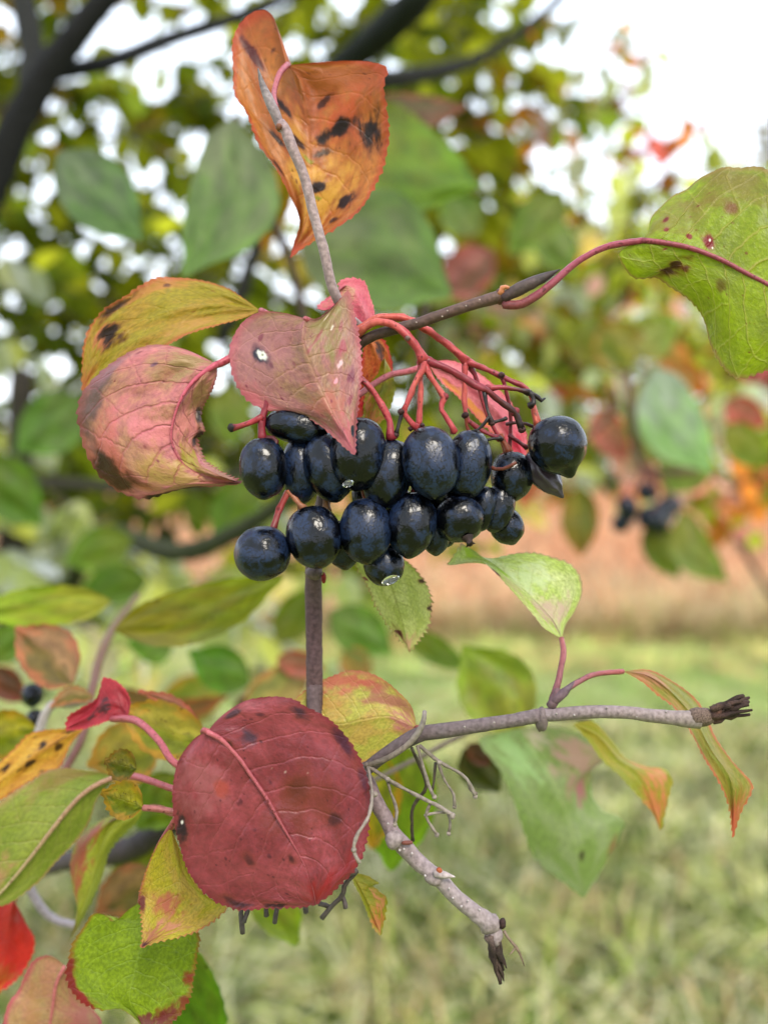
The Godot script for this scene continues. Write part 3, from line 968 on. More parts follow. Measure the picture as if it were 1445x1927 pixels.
	oval(d, Vector2(300, 1350), Vector2(430, 1280), 46, .31, .31, Color(0.71, 0.72, 0.28))
	oval(d, Vector2(390, 1400), Vector2(225, 1330), 52, .214, .216, Color(0.80, 0.78, 0.28), {"bend": 8, "label": "pale yellow-green leaf with a pink upper edge"})
	oval(d, Vector2(385, 1385), Vector2(260, 1300), 12, .2145, .217, Color(0.86, 0.58, 0.48), {"bend": -18})
	oval(d, Vector2(300, 1400), Vector2(165, 1440), 60, .23, .23, Color(0.80, 0.76, 0.33))
	oval(d, Vector2(345, 1460), Vector2(260, 1560), 52, .245, .245, Color(0.50, 0.60, 0.09))
	oval(d, Vector2(300, 1640), Vector2(180, 1720), 48, .24, .24, Color(0.66, 0.54, 0.36))
	oval(d, Vector2(330, 1590), Vector2(210, 1640), 36, .25, .25, Color(0.60, 0.64, 0.09))
	oval(d, Vector2(70, 1370), Vector2(-60, 1400), 46, .23, .23, Color(0.72, 0.72, 0.10), {"label": "yellow leaf at the left edge"})
	oval(d, Vector2(-20, 1260), Vector2(50, 1320), 28, .26, .26, Color(0.56, 0.34, 0.26))
	oval(d, Vector2(-30, 1240), Vector2(60, 1180), 34, .3, .3, Color(0.45, 0.60, 0.16))
	oval(d, Vector2(160, 750), Vector2(30, 850), 58, .42, .42, Color(0.45, 0.60, 0.27))
	oval(d, Vector2(-40, 860), Vector2(80, 990), 56, .4, .4, Color(0.41, 0.56, 0.11))
	oval(d, Vector2(250, 1010), Vector2(120, 1060), 42, .44, .44, Color(0.50, 0.62, 0.17))
	oval(d, Vector2(280, 1090), Vector2(150, 1110), 40, .44, .44, Color(0.39, 0.54, 0.09))
	oval(d, Vector2(480, 900), Vector2(400, 1010), 44, .46, .46, Color(0.43, 0.56, 0.11))
	oval(d, Vector2(430, 720), Vector2(440, 840), 40, .5, .5, Color(0.54, 0.62, 0.20))
	oval(d, Vector2(520, 1210), Vector2(600, 1100), 38, .4, .4, Color(0.50, 0.58, 0.08))
	oval(d, Vector2(440, 1340), Vector2(520, 1310), 24, .3, .3, Color(0.44, 0.24, 0.20))
	org = Vector3.ZERO
	for q in [[62, 1308, 20, "blurred dark berry at the left edge above the whitish twig"], [66, 1352, 16, "smaller blurred berry just below the one at the left edge"]]:
		var o := put(self, numbered("lone_berry"), far_berry, M.berry2)
		o.position = at(q[0], q[1], .315)
		o.scale = Vector3(q[2], q[2] * 1.1, q[2]) * .315 / FOCAL
		tag(o, q[3], "berry")

	var e := shoot("pale_twig", "whitish bare twig bending at the left edge among the leaves", 60, 1660, .21)
	twig(e, "twig", "f", [20, 1560, 50, 1655, 78, 1708, 108, 1733, 142, 1742], [81.84, 81.84], [8, 9, 9, 8], [Color(0.70, 0.66, 0.68), Color(0.80, 0.76, 0.78)])
	twig(e, "twig", "f", [20, 1560, 60, 1420, 76, 1372, 88, 1340, 105, 1324, 135, 1324, 170, 1316], [81.84, 81.84], [9, 9, 9, 8], [Color(0.70, 0.66, 0.68), Color(0.82, 0.78, 0.80), Color(0.80, 0.76, 0.70)])
	oval(e, Vector2(178, 1312), Vector2(96, 1330), 15, .227, .227, Color(0.86, 0.72, 0.52), {"bend": -14})
	org = Vector3.ZERO
	var f := thing("dark_branch", "dark out-of-focus branch crossing behind the folded yellow-green leaf", "branch", at(200, 1620, .25))
	org = f.position
	twig(f, "branch", "f", [40, 1650, 120, 1622, 200, 1610, 260, 1590, 330, 1545, 480, 1500], [145.2], [14, 17, 22, 24, 22, 20], [Color(0.42, 0.38, 0.38), Color(0.16, 0.14, 0.12)], .08)

	var h := shoot("leafy_shoot", "blurred green leaves hanging below the right-hand grey twig", 850, 1400, .245)
	twig(h, "twig", "f", [700, 1470, 800, 1420, 900, 1370, 1000, 1350, 1110, 1355], [87.12, 104.544, 87.12], [5, 5, 4], [Color(0.50, 0.44, 0.38)])
	leaf(h, "7", [600, 630, 690, 760, 760, 900, 800, 1050, 822, 1200], [600, 630, 500, 650, 470, 680, 540, 770, 585, 870, 620, 970, 655, 1060, 730, 1130, 790, 1175, 822, 1200], [600, 630, 690, 620, 790, 640, 870, 690, 905, 725, 850, 770, 848, 850, 885, 905, 952, 940, 930, 1020, 880, 1110, 822, 1200], [[36, 38], [36, 32, 38], [36, 46, 38]], L("hang"), {"push": 60, "nu": 50, "nv": 8, "teeth": .3, "label": "large green leaf with a pink-brown patch hanging under the right twig", "salt": 3.1})
	leaf(h, "7", [785, 615, 870, 655, 940, 735, 1020, 800, 1080, 975], [785, 615, 850, 606, 910, 665, 965, 730, 1030, 755, 1090, 765, 1117, 800, 1105, 870, 1080, 975], [785, 615, 830, 660, 885, 735, 945, 790, 1010, 860, 1055, 915, 1080, 975], [[20, 22], [20, 26, 22], [20, 18, 22]], L("curl"), {"push": 30, "nu": 50, "nv": 8, "label": "curled yellow-green leaf with an orange tip", "salt": 4.1})
	oval(h, Vector2(985, 1375), Vector2(870, 1215), 76, .256, .260, Color(0.63, 0.70, 0.20), {"bend": -8, "l": .9, "label": "upright pale green leaf with a dark spot above the right twig"})
	oval(h, Vector2(760, 1400), Vector2(735, 1640), 72, .236, .240, Color(0.58, 0.72, 0.16), {"label": "green leaf behind the dry stalks"})
	oval(h, Vector2(720, 1420), Vector2(700, 1600), 44, .234, .234, Color(0.76, 0.74, 0.09))
	oval(h, Vector2(870, 1410), Vector2(940, 1490), 38, .25, .25, Color(0.32, 0.34, 0.06), {"label": "small dark green leaf behind the big hanging leaf"})
	oval(h, Vector2(880, 1400), Vector2(920, 1440), 18, .249, .249, Color(0.40, 0.26, 0.12))
	oval(h, Vector2(760, 1190), Vector2(880, 1260), 26, .30, .30, Color(0.45, 0.56, 0.05))
	oval(h, Vector2(620, 1150), Vector2(740, 1230), 46, .36, .36, Color(0.48, 0.64, 0.27))
	oval(h, Vector2(640, 1230), Vector2(700, 1270), 30, .36, .36, Color(0.72, 0.62, 0.34))
	oval(h, Vector2(480, 1640), Vector2(560, 1780), 44, .24, .24, Color(0.65, 0.72, 0.20))
	oval(h, Vector2(330, 1770), Vector2(420, 2000), 58, .222, .225, Color(0.45, 0.62, 0.09), {"bend": -14, "label": "dark green leaf behind the notched green one"})
	org = Vector3.ZERO
	deeper = 1.0


# ---------------------------------------------------------------- leaf looks
var looks := {}

func L(which: String) -> Material:
	if looks.has(which):
		return looks[which]
	var dark := Color(.20, .10, .08)
	var o := {}
	var rough := .42
	var through := .5
	var relief := .03
	match which:
		"red":
			o = {"c": [Color(.59, .26, .29), Color(.50, .20, .23)], "seed": 1, "vein": [Color(.68, .34, .35), .30, .16], "edge": [Color(.48, .14, .20), .07, .5], "specks": [70, Color(.26, .10, .15), .004, .022],
				"blobs": [[.25, -.55, .16, .5, Color(.64, .36, .38), .9, .8], [.55, .3, .2, .5, Color(.45, .20, .16), .9, .6], [.95, .2, .10, 1.0, Color(.60, .12, .15), 1.0, .8], [.86, .7, .10, .4, Color(.60, .14, .17), 1.0, .7], [.3, -.35, .05, .15, Color(.70, .28, .24), .9, .7]],
				"marks": [[.20, .34, .05, .13, Color(.28, .20, .27), .6, .85], [.12, .06, .025, .07, Color(.24, .12, .12), .6, .8], [.40, .30, .008, .03, Color(.80, .72, .66), .5, .7], [.35, .22, .006, .03, Color(.80, .70, .62), .5, .6], [.46, .48, .006, .025, Color(.76, .66, .58), .5, .6], [.37, -.93, .055, .09, Color(.16, .10, .14), .4, .95], [.365, -.92, .014, .035, Color(.93, .90, .86), .3, 1],
					[.30, .92, .05, .08, Color(.22, .13, .2), .7, .8], [.46, .94, .06, .07, Color(.25, .10, .2), .7, .8], [.60, .95, .05, .06, Color(.25, .10, .2), .7, .7], [.66, .55, .03, .12, Color(.26, .12, .16), .6, .75], [.20, .72, .03, .06, Color(.28, .12, .18), .6, .7], [.62, -.45, .03, .06, Color(.28, .12, .16), .6, .7], [.72, -.1, .03, .05, Color(.24, .10, .14), .6, .75], [.75, -.93, .07, .06, Color(.2, .09, .14), .6, .9], [.85, -.93, .06, .07, Color(.2, .09, .14), .6, .9], [.1, .80, .03, .12, Color(.25, .15, .2), .6, .8], [.48, .35, .06, .2, Color(.36, .16, .14), .9, .6]]}
			rough = .38
			through = .22
			relief = .032
		"pinkfront":
			o = {"c": [Color(.67, .43, .42), Color(.63, .47, .36)], "seed": 2, "vein": [Color(.84, .64, .48), .26, .22], "edge": [Color(.76, .34, .40), .14, .6], "specks": [60, Color(.48, .18, .26), .004, .02],
				"blobs": [[.30, -.6, .28, .5, Color(.71, .47, .48), .9, .8], [.25, .5, .3, .45, Color(.56, .50, .28), .9, .95], [.62, .1, .2, .5, Color(.74, .42, .36), .9, .8], [.55, -.85, .1, .3, Color(.80, .38, .42), .9, .7], [.85, 0, .18, 1, Color(.78, .38, .42), .8, .8]],
				"marks": [[.34, -.62, .055, .15, Color(.42, .30, .40), .8, .9], [.34, -.62, .032, .10, Color(.15, .15, .2), .4, .9], [.335, -.60, .026, .075, Color(.96, .95, .90), .25, 1], [.33, -.60, .008, .02, Color(.6, .6, .5), .4, .8], [.42, .62, .06, .16, Color(.66, .22, .32), .8, .8], [.47, .52, .022, .10, Color(.95, .78, .80), .35, .95], [.52, .30, .02, .07, Color(.95, .66, .72), .4, .9], [.29, .55, .014, .07, Color(.92, .88, .80), .4, .9], [.19, .65, .006, .10, Color(.95, .86, .80), .4, .9], [.24, .25, .02, .3, Color(.62, .24, .30), .7, .6], [.33, .7, .03, .12, Color(.62, .26, .32), .7, .6], [.58, .72, .05, .16, Color(.46, .16, .26), .7, .85], [.68, .6, .03, .2, Color(.55, .2, .28), .7, .7]]}
			through = .4
		"pinkback":
			o = {"c": [Color(.80, .48, .48), Color(.73, .52, .40)], "seed": 3, "vein": [Color(.72, .34, .40), .5, .22], "edge": [Color(.55, .26, .24), .10, .6], "specks": [40, Color(.50, .22, .24), .004, .018],
				"blobs": [[.12, -.4, .16, .6, Color(.70, .60, .40), .9, .85], [.25, .6, .2, .5, Color(.72, .56, .36), .9, .7], [.45, -.1, .14, .7, Color(.95, .56, .58), .9, .9], [.42, .5, .12, .5, Color(.92, .58, .54), .9, .8], [.66, .35, .14, .6, Color(.68, .62, .22), .8, .95], [.72, -.3, .2, .6, Color(.76, .62, .34), .9, .8], [.55, -.75, .2, .3, Color(.84, .42, .40), .9, .7], [.9, 0, .09, 1, Color(.80, .46, .38), .9, .8], [.42, -.92, .14, .2, Color(.40, .32, .30), .7, .9], [.30, -.95, .1, .12, Color(.58, .40, .42), .7, .8]],
				"marks": [[.60, -.86, .06, .14, Color(.20, .12, .10), .6, .95], [.66, -.8, .05, .2, Color(.26, .13, .09), .6, .9], [.78, -.95, .06, .1, Color(.16, .08, .06), .6, .95], [.86, -.95, .05, .1, Color(.2, .1, .07), .6, .9], [.36, .9, .07, .13, Color(.22, .18, .16), .5, .95], [.37, .86, .03, .06, Color(.72, .64, .60), .5, .9], [.50, .93, .06, .12, Color(.18, .10, .09), .6, .95], [.57, .88, .05, .1, Color(.16, .08, .07), .6, .9], [.97, 0, .035, 1.3, Color(.22, .10, .09), .6, .95], [.22, -.6, .02, .04, Color(.45, .3, .4), .6, .8]]}
			relief = .06
			through = .45
		"yellow":
			o = {"c": [Color(.64, .57, .13), Color(.69, .55, .18)], "seed": 4, "vein": [Color(.80, .66, .26), .18, .15], "edge": [Color(.78, .36, .24), .14, .75], "specks": [110, Color(.58, .32, .12), .003, .014],
				"blobs": [[.75, -.4, .1, .5, Color(.84, .44, .34), .9, .8], [.5, -.85, .2, .25, Color(.80, .52, .28), .9, .8], [.3, .7, .3, .35, Color(.82, .58, .34), .9, .7]],
				"marks": [[.72, -.28, .06, .42, Color(.17, .10, .05), .5, 1], [.69, .02, .03, .22, Color(.30, .18, .07), .7, .8], [.62, -.88, .09, .10, Color(.22, .13, .08), .7, .9], [.42, -.8, .02, .06, Color(.40, .24, .18), .6, .8]]}
			through = .6
		"orange":
			o = {"c": [Color(.76, .46, .20), Color(.66, .34, .16)], "seed": 5, "vein": [Color(.86, .50, .26), .2, .12], "edge": [Color(.74, .26, .16), .12, .7], "specks": [90, Color(.36, .17, .08), .004, .018],
				"blobs": [[.35, .45, .2, .5, Color(.80, .34, .18), .9, .8], [.66, .1, .26, .7, Color(.90, .66, .26), .9, .95], [.45, -.15, .16, .25, Color(.86, .60, .22), .9, .8], [.15, -.6, .16, .5, Color(.74, .40, .14), .9, .7], [.2, .6, .14, .5, Color(.66, .36, .14), .9, .8]],
				"marks": [[.40, .35, .035, .30, Color(.13, .06, .03), .5, 1], [.45, .80, .07, .18, Color(.12, .06, .04), .5, 1], [.47, .15, .025, .16, Color(.26, .16, .05), .5, .9], [.63, .12, .028, .13, Color(.15, .07, .03), .4, 1], [.70, .62, .035, .16, Color(.18, .08, .04), .4, 1], [.78, .6, .02, .12, Color(.28, .12, .06), .5, .9], [.25, .3, .02, .18, Color(.28, .12, .05), .5, .9], [.36, -.35, .028, .16, Color(.16, .07, .03), .5, .95], [.45, -.2, .02, .12, Color(.22, .1, .04), .5, .9], [.53, -.55, .03, .2, Color(.18, .09, .04), .5, .9], [.69, -.75, .04, .14, Color(.26, .12, .06), .5, .9], [.30, -.75, .02, .2, Color(.30, .06, .05), .5, .9], [.68, .14, .02, .1, Color(.55, .60, .12), .6, .8], [.5, -.02, .02, .1, Color(.55, .60, .12), .6, .7], [.96, 0, .08, 1.3, Color(.84, .36, .30), .9, .8]]}
			through = .55
		"rightgreen":
			o = {"c": [Color(.58, .66, .06), Color(.52, .58, .10)], "seed": 6, "vein": [Color(.80, .72, .48), .60, .30], "edge": [Color(.62, .46, .30), .06, .7], "specks": [130, Color(.46, .22, .10), .002, .009],
				"blobs": [[.15, -.6, .25, .5, Color(.56, .52, .18), .9, .7], [.4, -.8, .25, .3, Color(.52, .42, .16), .9, .6]],
				"marks": [[.26, .62, .03, .32, Color(.26, .15, .05), .6, .95], [.30, .5, .022, .12, Color(.36, .16, .06), .6, .9], [.33, -.16, .024, .10, Color(.52, .08, .10), .5, .95], [.335, -.18, .005, .018, Color(.97, .95, .9), .3, 1], [.35, -.1, .004, .014, Color(.97, .95, .9), .3, 1], [.12, .08, .004, .02, Color(.97, .95, .9), .3, 1], [.15, .18, .006, .05, Color(.5, .14, .08), .5, .9], [.14, -.62, .015, .06, Color(.46, .10, .08), .5, .9], [.13, -.36, .012, .05, Color(.52, .14, .12), .5, .9], [.24, -.2, .014, .05, Color(.55, .14, .14), .5, .9], [.40, -.55, .03, .12, Color(.50, .24, .14), .8, .7], [.45, .45, .03, .14, Color(.40, .3, .06), .7, .7]]}
			through = .75
			relief = .05
		"yellowpink":
			o = {"c": [Color(.74, .72, .30), Color(.78, .66, .32)], "seed": 7, "vein": [Color(.84, .74, .44), .26, .10], "edge": [Color(.80, .36, .34), .10, .6], "specks": [20, Color(.6, .3, .25), .003, .01],
				"blobs": [[.25, -.6, .35, .5, Color(.70, .44, .36), .9, .9], [.08, .2, .16, .8, Color(.76, .46, .44), .9, .9], [.6, -.8, .3, .3, Color(.84, .42, .34), .9, .85], [.75, -.3, .2, .4, Color(.82, .60, .28), .9, .7]]}
		"pale":
			o = {"c": [Color(.70, .78, .36), Color(.76, .80, .50)], "seed": 8, "vein": [Color(.84, .84, .6), .3, .1], "edge": [Color(.70, .50, .44), .06, .7], "specks": [16, Color(.6, .4, .3), .003, .01],
				"blobs": [[.2, 0, .2, .9, Color(.80, .66, .60), .9, .85], [.5, .2, .2, .8, Color(.80, .86, .66), .9, .7], [.45, -.6, .18, .5, Color(.72, .64, .46), .9, .6], [.62, -.3, .1, .3, Color(.62, .76, .18), .7, .9], [.9, .3, .12, 1, Color(.64, .78, .14), .8, .9]], "marks": [[.55, -.9, .03, .12, Color(.42, .08, .14), .5, .95]]}
			through = .6
		"palehang":
			o = {"c": [Color(.72, .76, .36), Color(.80, .82, .46)], "seed": 9, "vein": [Color(.60, .62, .24), .4, .2], "edge": [Color(.66, .46, .34), .05, .7], "specks": [40, Color(.6, .42, .3), .003, .010],
				"blobs": [[.93, 0, .12, 1.2, Color(.86, .64, .5), .9, .85]], "marks": [[.83, -.6, .06, .35, Color(.36, .14, .14), .5, .95], [.62, .95, .02, .1, Color(.3, .2, .14), .5, .9], [.4, .95, .02, .1, Color(.3, .2, .14), .5, .9], [.35, -.95, .02, .1, Color(.5, .2, .18), .5, .9]]}
			through = .6
		"strap":
			o = {"c": [Color(.52, .53, .16), Color(.58, .52, .19)], "seed": 10, "vein": [Color(.7, .66, .3), .2, .1], "edge": [Color(.80, .34, .24), .22, .75], "specks": [30, Color(.6, .3, .16), .004, .014], "blobs": [[.1, 0, .18, 1.2, Color(.80, .50, .44), .9, .8], [.95, 0, .14, 1.3, Color(.80, .36, .26), .9, .8], [.3, .5, .2, .5, Color(.74, .56, .36), .9, .7]]}
		"curl":
			o = {"c": [Color(.56, .57, .10), Color(.62, .57, .14)], "seed": 11, "vein": [Color(.7, .66, .3), .15, .05], "specks": [20, Color(.6, .3, .16), .004, .014], "blobs": [[.85, 0, .25, 1.3, Color(.82, .46, .30), .9, .9], [.6, -.7, .2, .4, Color(.86, .54, .40), .9, .9]]}
		"hang":
			o = {"c": [Color(.54, .60, .38), Color(.47, .56, .27)], "seed": 12, "vein": [Color(.74, .80, .5), .2, .04], "specks": [24, Color(.40, .42, .2), .006, .018], "blobs": [[.2, -.4, .24, .7, Color(.64, .78, .50), .9, .8], [.32, .6, .24, .6, Color(.70, .54, .50), .8, .9], [.48, .62, .1, .3, Color(.66, .38, .42), .8, .8], [.1, .5, .12, .6, Color(.78, .70, .62), .9, .7]], "marks": [[.78, .1, .025, .08, Color(.26, .26, .12), .5, .95], [.8, .9, .06, .14, Color(.5, .36, .2), .7, .8]]}
		"blush":
			o = {"c": [Color(.72, .66, .16), Color(.76, .62, .24)], "seed": 13, "vein": [Color(.80, .72, .34), .2, .14], "edge": [Color(.70, .32, .26), .06, .7], "specks": [60, Color(.62, .38, .16), .003, .014], "blobs": [[.65, -.2, .14, .5, Color(.74, .36, .30), .9, .85], [.78, .2, .12, .6, Color(.84, .54, .46), .9, .85], [.9, 0, .1, 1.2, Color(.70, .40, .34), .9, .8]], "marks": [[.98, 0, .035, 1.3, Color(.30, .12, .16), .6, .95], [.65, -.95, .09, .10, Color(.40, .14, .12), .6, .9]]}
			through = .6
		"notched":
			o = {"c": [Color(.48, .57, .09), Color(.53, .62, .11)], "seed": 14, "vein": [Color(.64, .74, .32), .22, .04], "edge": [Color(.60, .36, .16), .07, .75], "specks": [60, Color(.36, .44, .06), .004, .016], "marks": [[.92, .35, .10, .7, Color(.44, .20, .18), .5, .95], [.88, .8, .12, .25, Color(.44, .16, .14), .6, .9], [.66, -.95, .1, .1, Color(.56, .12, .14), .5, .95], [.55, -.97, .1, .07, Color(.5, .14, .12), .5, .9], [.6, .93, .05, .12, Color(.56, .2, .12), .6, .9], [.72, .93, .05, .14, Color(.50, .2, .12), .6, .9], [.80, .5, .03, .1, Color(.5, .34, .1), .6, .8]]}
			through = .65
		"dusk":
			o = {"c": [Color(.72, .50, .38), Color(.70, .56, .38)], "seed": 15, "vein": [Color(.80, .44, .44), .34, .1], "edge": [Color(.74, .28, .36), .16, .8], "specks": [20, Color(.5, .3, .2), .004, .014], "blobs": [[.5, .6, .4, .4, Color(.74, .42, .40), .9, .8], [.5, -.5, .25, .4, Color(.70, .52, .32), .9, .7]]}
		"scarlet":
			o = {"c": [Color(.84, .18, .14), Color(.78, .16, .14)], "seed": 16, "vein": [Color(.86, .36, .28), .15, .05], "specks": [10, Color(.5, .08, .1), .004, .014], "blobs": [[.75, 0, .14, 1.3, Color(.70, .36, .16), .9, .8], [.98, 0, .2, 1.4, Color(.86, .72, .14), .8, .95], [.2, .4, .12, .4, Color(.76, .34, .34), .8, .8]]}
		"olive":
			o = {"c": [Color(.56, .60, .22), Color(.50, .56, .18)], "seed": 17, "vein": [Color(.74, .68, .46), .40, .06], "edge": [Color(.72, .52, .40), .10, .7], "specks": [14, Color(.36, .36, .1), .005, .014], "blobs": [[.25, -.8, .3, .35, Color(.66, .54, .34), .9, .8], [.85, -.5, .2, .6, Color(.74, .52, .40), .9, .8]]}
			relief = .05
		"folded":
			o = {"c": [Color(.60, .62, .16), Color(.66, .68, .22)], "seed": 18, "vein": [Color(.70, .70, .3), .3, .05], "specks": [12, Color(.4, .3, .1), .004, .014], "blobs": [[.5, -.7, .4, .5, Color(.72, .34, .26), .8, .95], [.15, -.5, .1, .3, Color(.40, .30, .16), .7, .9], [.7, .5, .3, .5, Color(.72, .76, .34), .9, .7], [.95, 0, .1, 1.3, Color(.68, .46, .3), .9, .8]]}
		"crimson":
			o = {"c": [Color(.66, .15, .20), Color(.58, .12, .17)], "seed": 19, "vein": [Color(.7, .26, .28), .2, .05], "edge": [Color(.80, .22, .28), .14, .7], "blobs": [[.4, .2, .14, .5, Color(.28, .12, .14), .7, .95], [.6, .3, .1, .3, Color(.3, .13, .15), .7, .9]], "marks": [[.36, .3, .02, .05, Color(.5, .4, .44), .5, .9]], "specks": [12, Color(.3, .1, .1), .005, .02]}
			through = .3
		"spotted":
			o = {"c": [Color(.86, .66, .22), Color(.80, .56, .18)], "seed": 20, "vein": [Color(.74, .46, .2), .3, .1], "edge": [Color(.70, .30, .18), .10, .7], "specks": [60, Color(.22, .14, .06), .008, .035], "marks": [[.12, -.3, .05, .3, Color(.2, .12, .06), .5, .95], [.35, -.2, .05, .2, Color(.18, .12, .06), .5, .95], [.5, .2, .06, .2, Color(.24, .16, .08), .5, .9], [.25, .3, .04, .3, Color(.3, .2, .08), .5, .9], [.7, -.5, .05, .2, Color(.2, .13, .06), .5, .9]]}
		"rose":
			o = {"c": [Color(.88, .44, .48), Color(.84, .36, .42)], "seed": 21, "vein": [Color(.92, .6, .6), .25, .06], "specks": [16, Color(.5, .1, .2), .004, .014], "blobs": [[.75, .2, .2, .7, Color(.82, .64, .48), .9, .85], [.15, 0, .15, 1.2, Color(.80, .22, .34), .9, .8]]}
		"ember":
			o = {"c": [Color(.80, .36, .20), Color(.84, .46, .22)], "seed": 22, "vein": [Color(.86, .5, .3), .2, .06], "edge": [Color(.80, .20, .22), .2, .8], "specks": [30, Color(.24, .12, .1), .006, .03], "blobs": [[.7, -.2, .25, .9, Color(.78, .14, .20), .8, .95], [.25, .4, .12, .4, Color(.22, .13, .12), .6, .9]]}
		"magenta":
			o = {"c": [Color(.84, .40, .44), Color(.90, .50, .52)], "seed": 23, "vein": [Color(.92, .6, .6), .25, .06], "edge": [Color(.84, .28, .34), .12, .7], "specks": [16, Color(.5, .1, .2), .004, .014], "blobs": [[.4, .8, .4, .35, Color(.90, .56, .20), .8, .9], [.9, 0, .2, 1.3, Color(.84, .16, .26), .9, .9]]}
	looks[which] = leaf_material(paint(o), Color.WHITE, rough, through, relief)
	return looks[which]


# ---------------------------------------------------------------- the fruiting twig
func upper_twig() -> void:
	org = Vector3.ZERO
	var t := thing("fruiting_twig", "grey upright twig forking above the berries, with pink, yellow, orange and green leaves", "twig", at(592, 1290, .215))
	org = t.position
	var bark := [Color(.44, .33, .34), Color(.48, .38, .38)]
	twig(t, "stem", "f", [592, 1350, 592, 1290, 591, 1180, 590, 1085, 598, 1000, 618, 900, 640, 790, 658, 700, 672, 650], [16, 14, 10, 5], [16, 16, 16, 16.5, 15, 14, 14, 13, 12], bark, .05)
	knob(t, "node", "f", 591, 1078, 10, 18, Color(.5, .42, .42), Vector3(1, .8, 1))
	twig(t, "shoot", "3", [575, 1370, 520, 1320, 480, 1255, 450, 1180, 422, 1050, 380, 900, 340, 740, 290, 620, 262, 545, 240, 515], [9, 4, 2, 1.5, 1, 2], [9, 9.5, 9.5, 9.5, 9.5, 9.5, 9.5, 9.5, 9.5, 11, 10], [Color(.66, .56, .56), Color(.74, .65, .65), Color(.70, .60, .60)], .04, "slender grey shoot rising to the pointed bud")
	twig(t, "bud", "3", [245, 545, 225, 490, 195, 425, 165, 355, 146, 285], [2, 2], [8, 10, 9.5, 6, 1], [Color(.60, .53, .54), Color(.68, .62, .63), Color(.46, .44, .44)], .05, "long pointed grey bud")
	knob(t, "scar", "3", 232, 530, .4, 6.5, Color(.58, .36, .26))
	twig(t, "shoot", "4", [120, 540, 165, 485, 230, 442, 330, 410, 480, 370, 650, 310, 800, 262, 930, 225], [3, 1, 0, 0], [9, 10, 10.5, 10.5, 10.5, 10.5, 11, 12.5], [Color(.34, .26, .22), Color(.40, .30, .27), Color(.46, .35, .32)], .05, "reddish-brown shoot reaching right to the dark bud")
	knob(t, "node", "4", 930, 228, 0, 14.5, Color(.42, .30, .26), Vector3(.8, 1.1, .9))
	for q in [[612, 334], [640, 303], [742, 276], [815, 243], [472, 366]]:
		knob(t, "lenticel", "4", q[0], q[1], -1.05, 1.6, Color(.84, .76, .72))
	twig(t, "bud", "4", [945, 238, 990, 205, 1060, 170, 1150, 128, 1252, 78], [-1, -1], [9, 12.5, 12, 8.5, .8], [Color(.34, .26, .25), Color(.38, .32, .32), Color(.26, .22, .22)], .05, "long dark pointed bud")
	twig(t, "stub", "4", [925, 215, 940, 190, 942, 172, 975, 178], [-.8, -1.5], [6, 5.5, 4.5, 3], [Color(.86, .55, .36), Color(.90, .60, .42)], .15, "torn orange-tan stub", "stalk")

	leaf(t, "3", [265, 275, 312, 330, 348, 480, 362, 650, 368, 800, 335, 960, 280, 1080], [265, 275, 248, 205, 228, 120, 205, 62, 165, 40, 110, 58, 62, 110, 40, 180, 45, 290, 52, 395, 100, 470, 150, 600, 220, 700, 272, 800, 312, 880, 320, 940, 300, 1010, 280, 1080], [265, 275, 350, 262, 450, 250, 560, 247, 640, 262, 684, 288, 668, 350, 680, 450, 690, 570, 670, 680, 630, 780, 570, 880, 480, 950, 420, 985, 370, 1015, 320, 1045, 280, 1080], [[9, 10, 9], [9, 14, 9, 9], [9, 5, 10, 9]], L("orange"), {"push": 10, "cup": 1.5, "wave": 2.2, "salt": 1.2, "teeth": .3, "label": "orange leaf with dark brown spots behind the upright shoot", "petiole": [222, 450, 214, 385, 236, 310, 268, 272], "pd": [3, 9], "pr": [5, 5, 5.5, 6]})
	leaf(t, "2", [1095, 288, 1086, 380, 1120, 500, 1200, 680, 1280, 830, 1318, 905], [1095, 288, 1000, 262, 900, 258, 820, 300, 768, 380, 755, 450, 775, 560, 830, 650, 900, 692, 1000, 710, 1080, 725, 1160, 770, 1220, 820, 1275, 870, 1318, 905], [1095, 288, 1150, 285, 1200, 250, 1250, 200, 1287, 165, 1310, 250, 1330, 340, 1345, 450, 1345, 560, 1332, 680, 1322, 800, 1318, 905], [[-4, -6, -7, -12], [-4, 2, 0, -3, -12], [-4, 1, -1, -4, -12]], L("pinkfront"), {"cup": .8, "wave": 1.2, "salt": 2.2, "teeth": .34, "label": "dusty pink leaf with a white-centred spot in front of the twig fork", "petiole": [1095, 290, 1120, 300, 1200, 340, 1290, 360], "pd": [-4, 2]})
	leaf(t, "2", [695, 495, 600, 562, 540, 640, 502, 740, 490, 840, 540, 940, 650, 1005, 806, 1035], [695, 495, 640, 466, 560, 430, 470, 408, 380, 410, 300, 440, 220, 490, 150, 550, 95, 620, 72, 700, 75, 780, 100, 880, 150, 980, 220, 1050, 300, 1090, 380, 1100, 460, 1080, 560, 1055, 700, 1045, 806, 1035], [695, 495, 696, 540, 685, 590, 660, 640, 628, 690, 622, 740, 636, 800, 604, 830, 620, 890, 640, 935, 690, 972, 740, 1000, 806, 1035], [[1, -1, 0, 2, 3], [1, 5, 6, 7, 3], [1, 5, 5, 3]], L("pinkback"), {"push": 5, "cup": -1.6, "wave": 3.0, "salt": 3.3, "teeth": .40, "rib": [Color(.84, .38, .46), Color(.90, .48, .54)], "rib_side": 1.0, "rib_r": [6.5, 4, 2.6, 1.6, .6, .3, .2], "label": "cupped pink leaf with browned edges left of the berries", "petiole": [830, 400, 772, 455, 730, 482, 690, 498], "pd": [9, 1], "pr": [7, 7.5, 7.5, 7], "pc": [Color(.74, .26, .32), Color(.82, .36, .42)]})
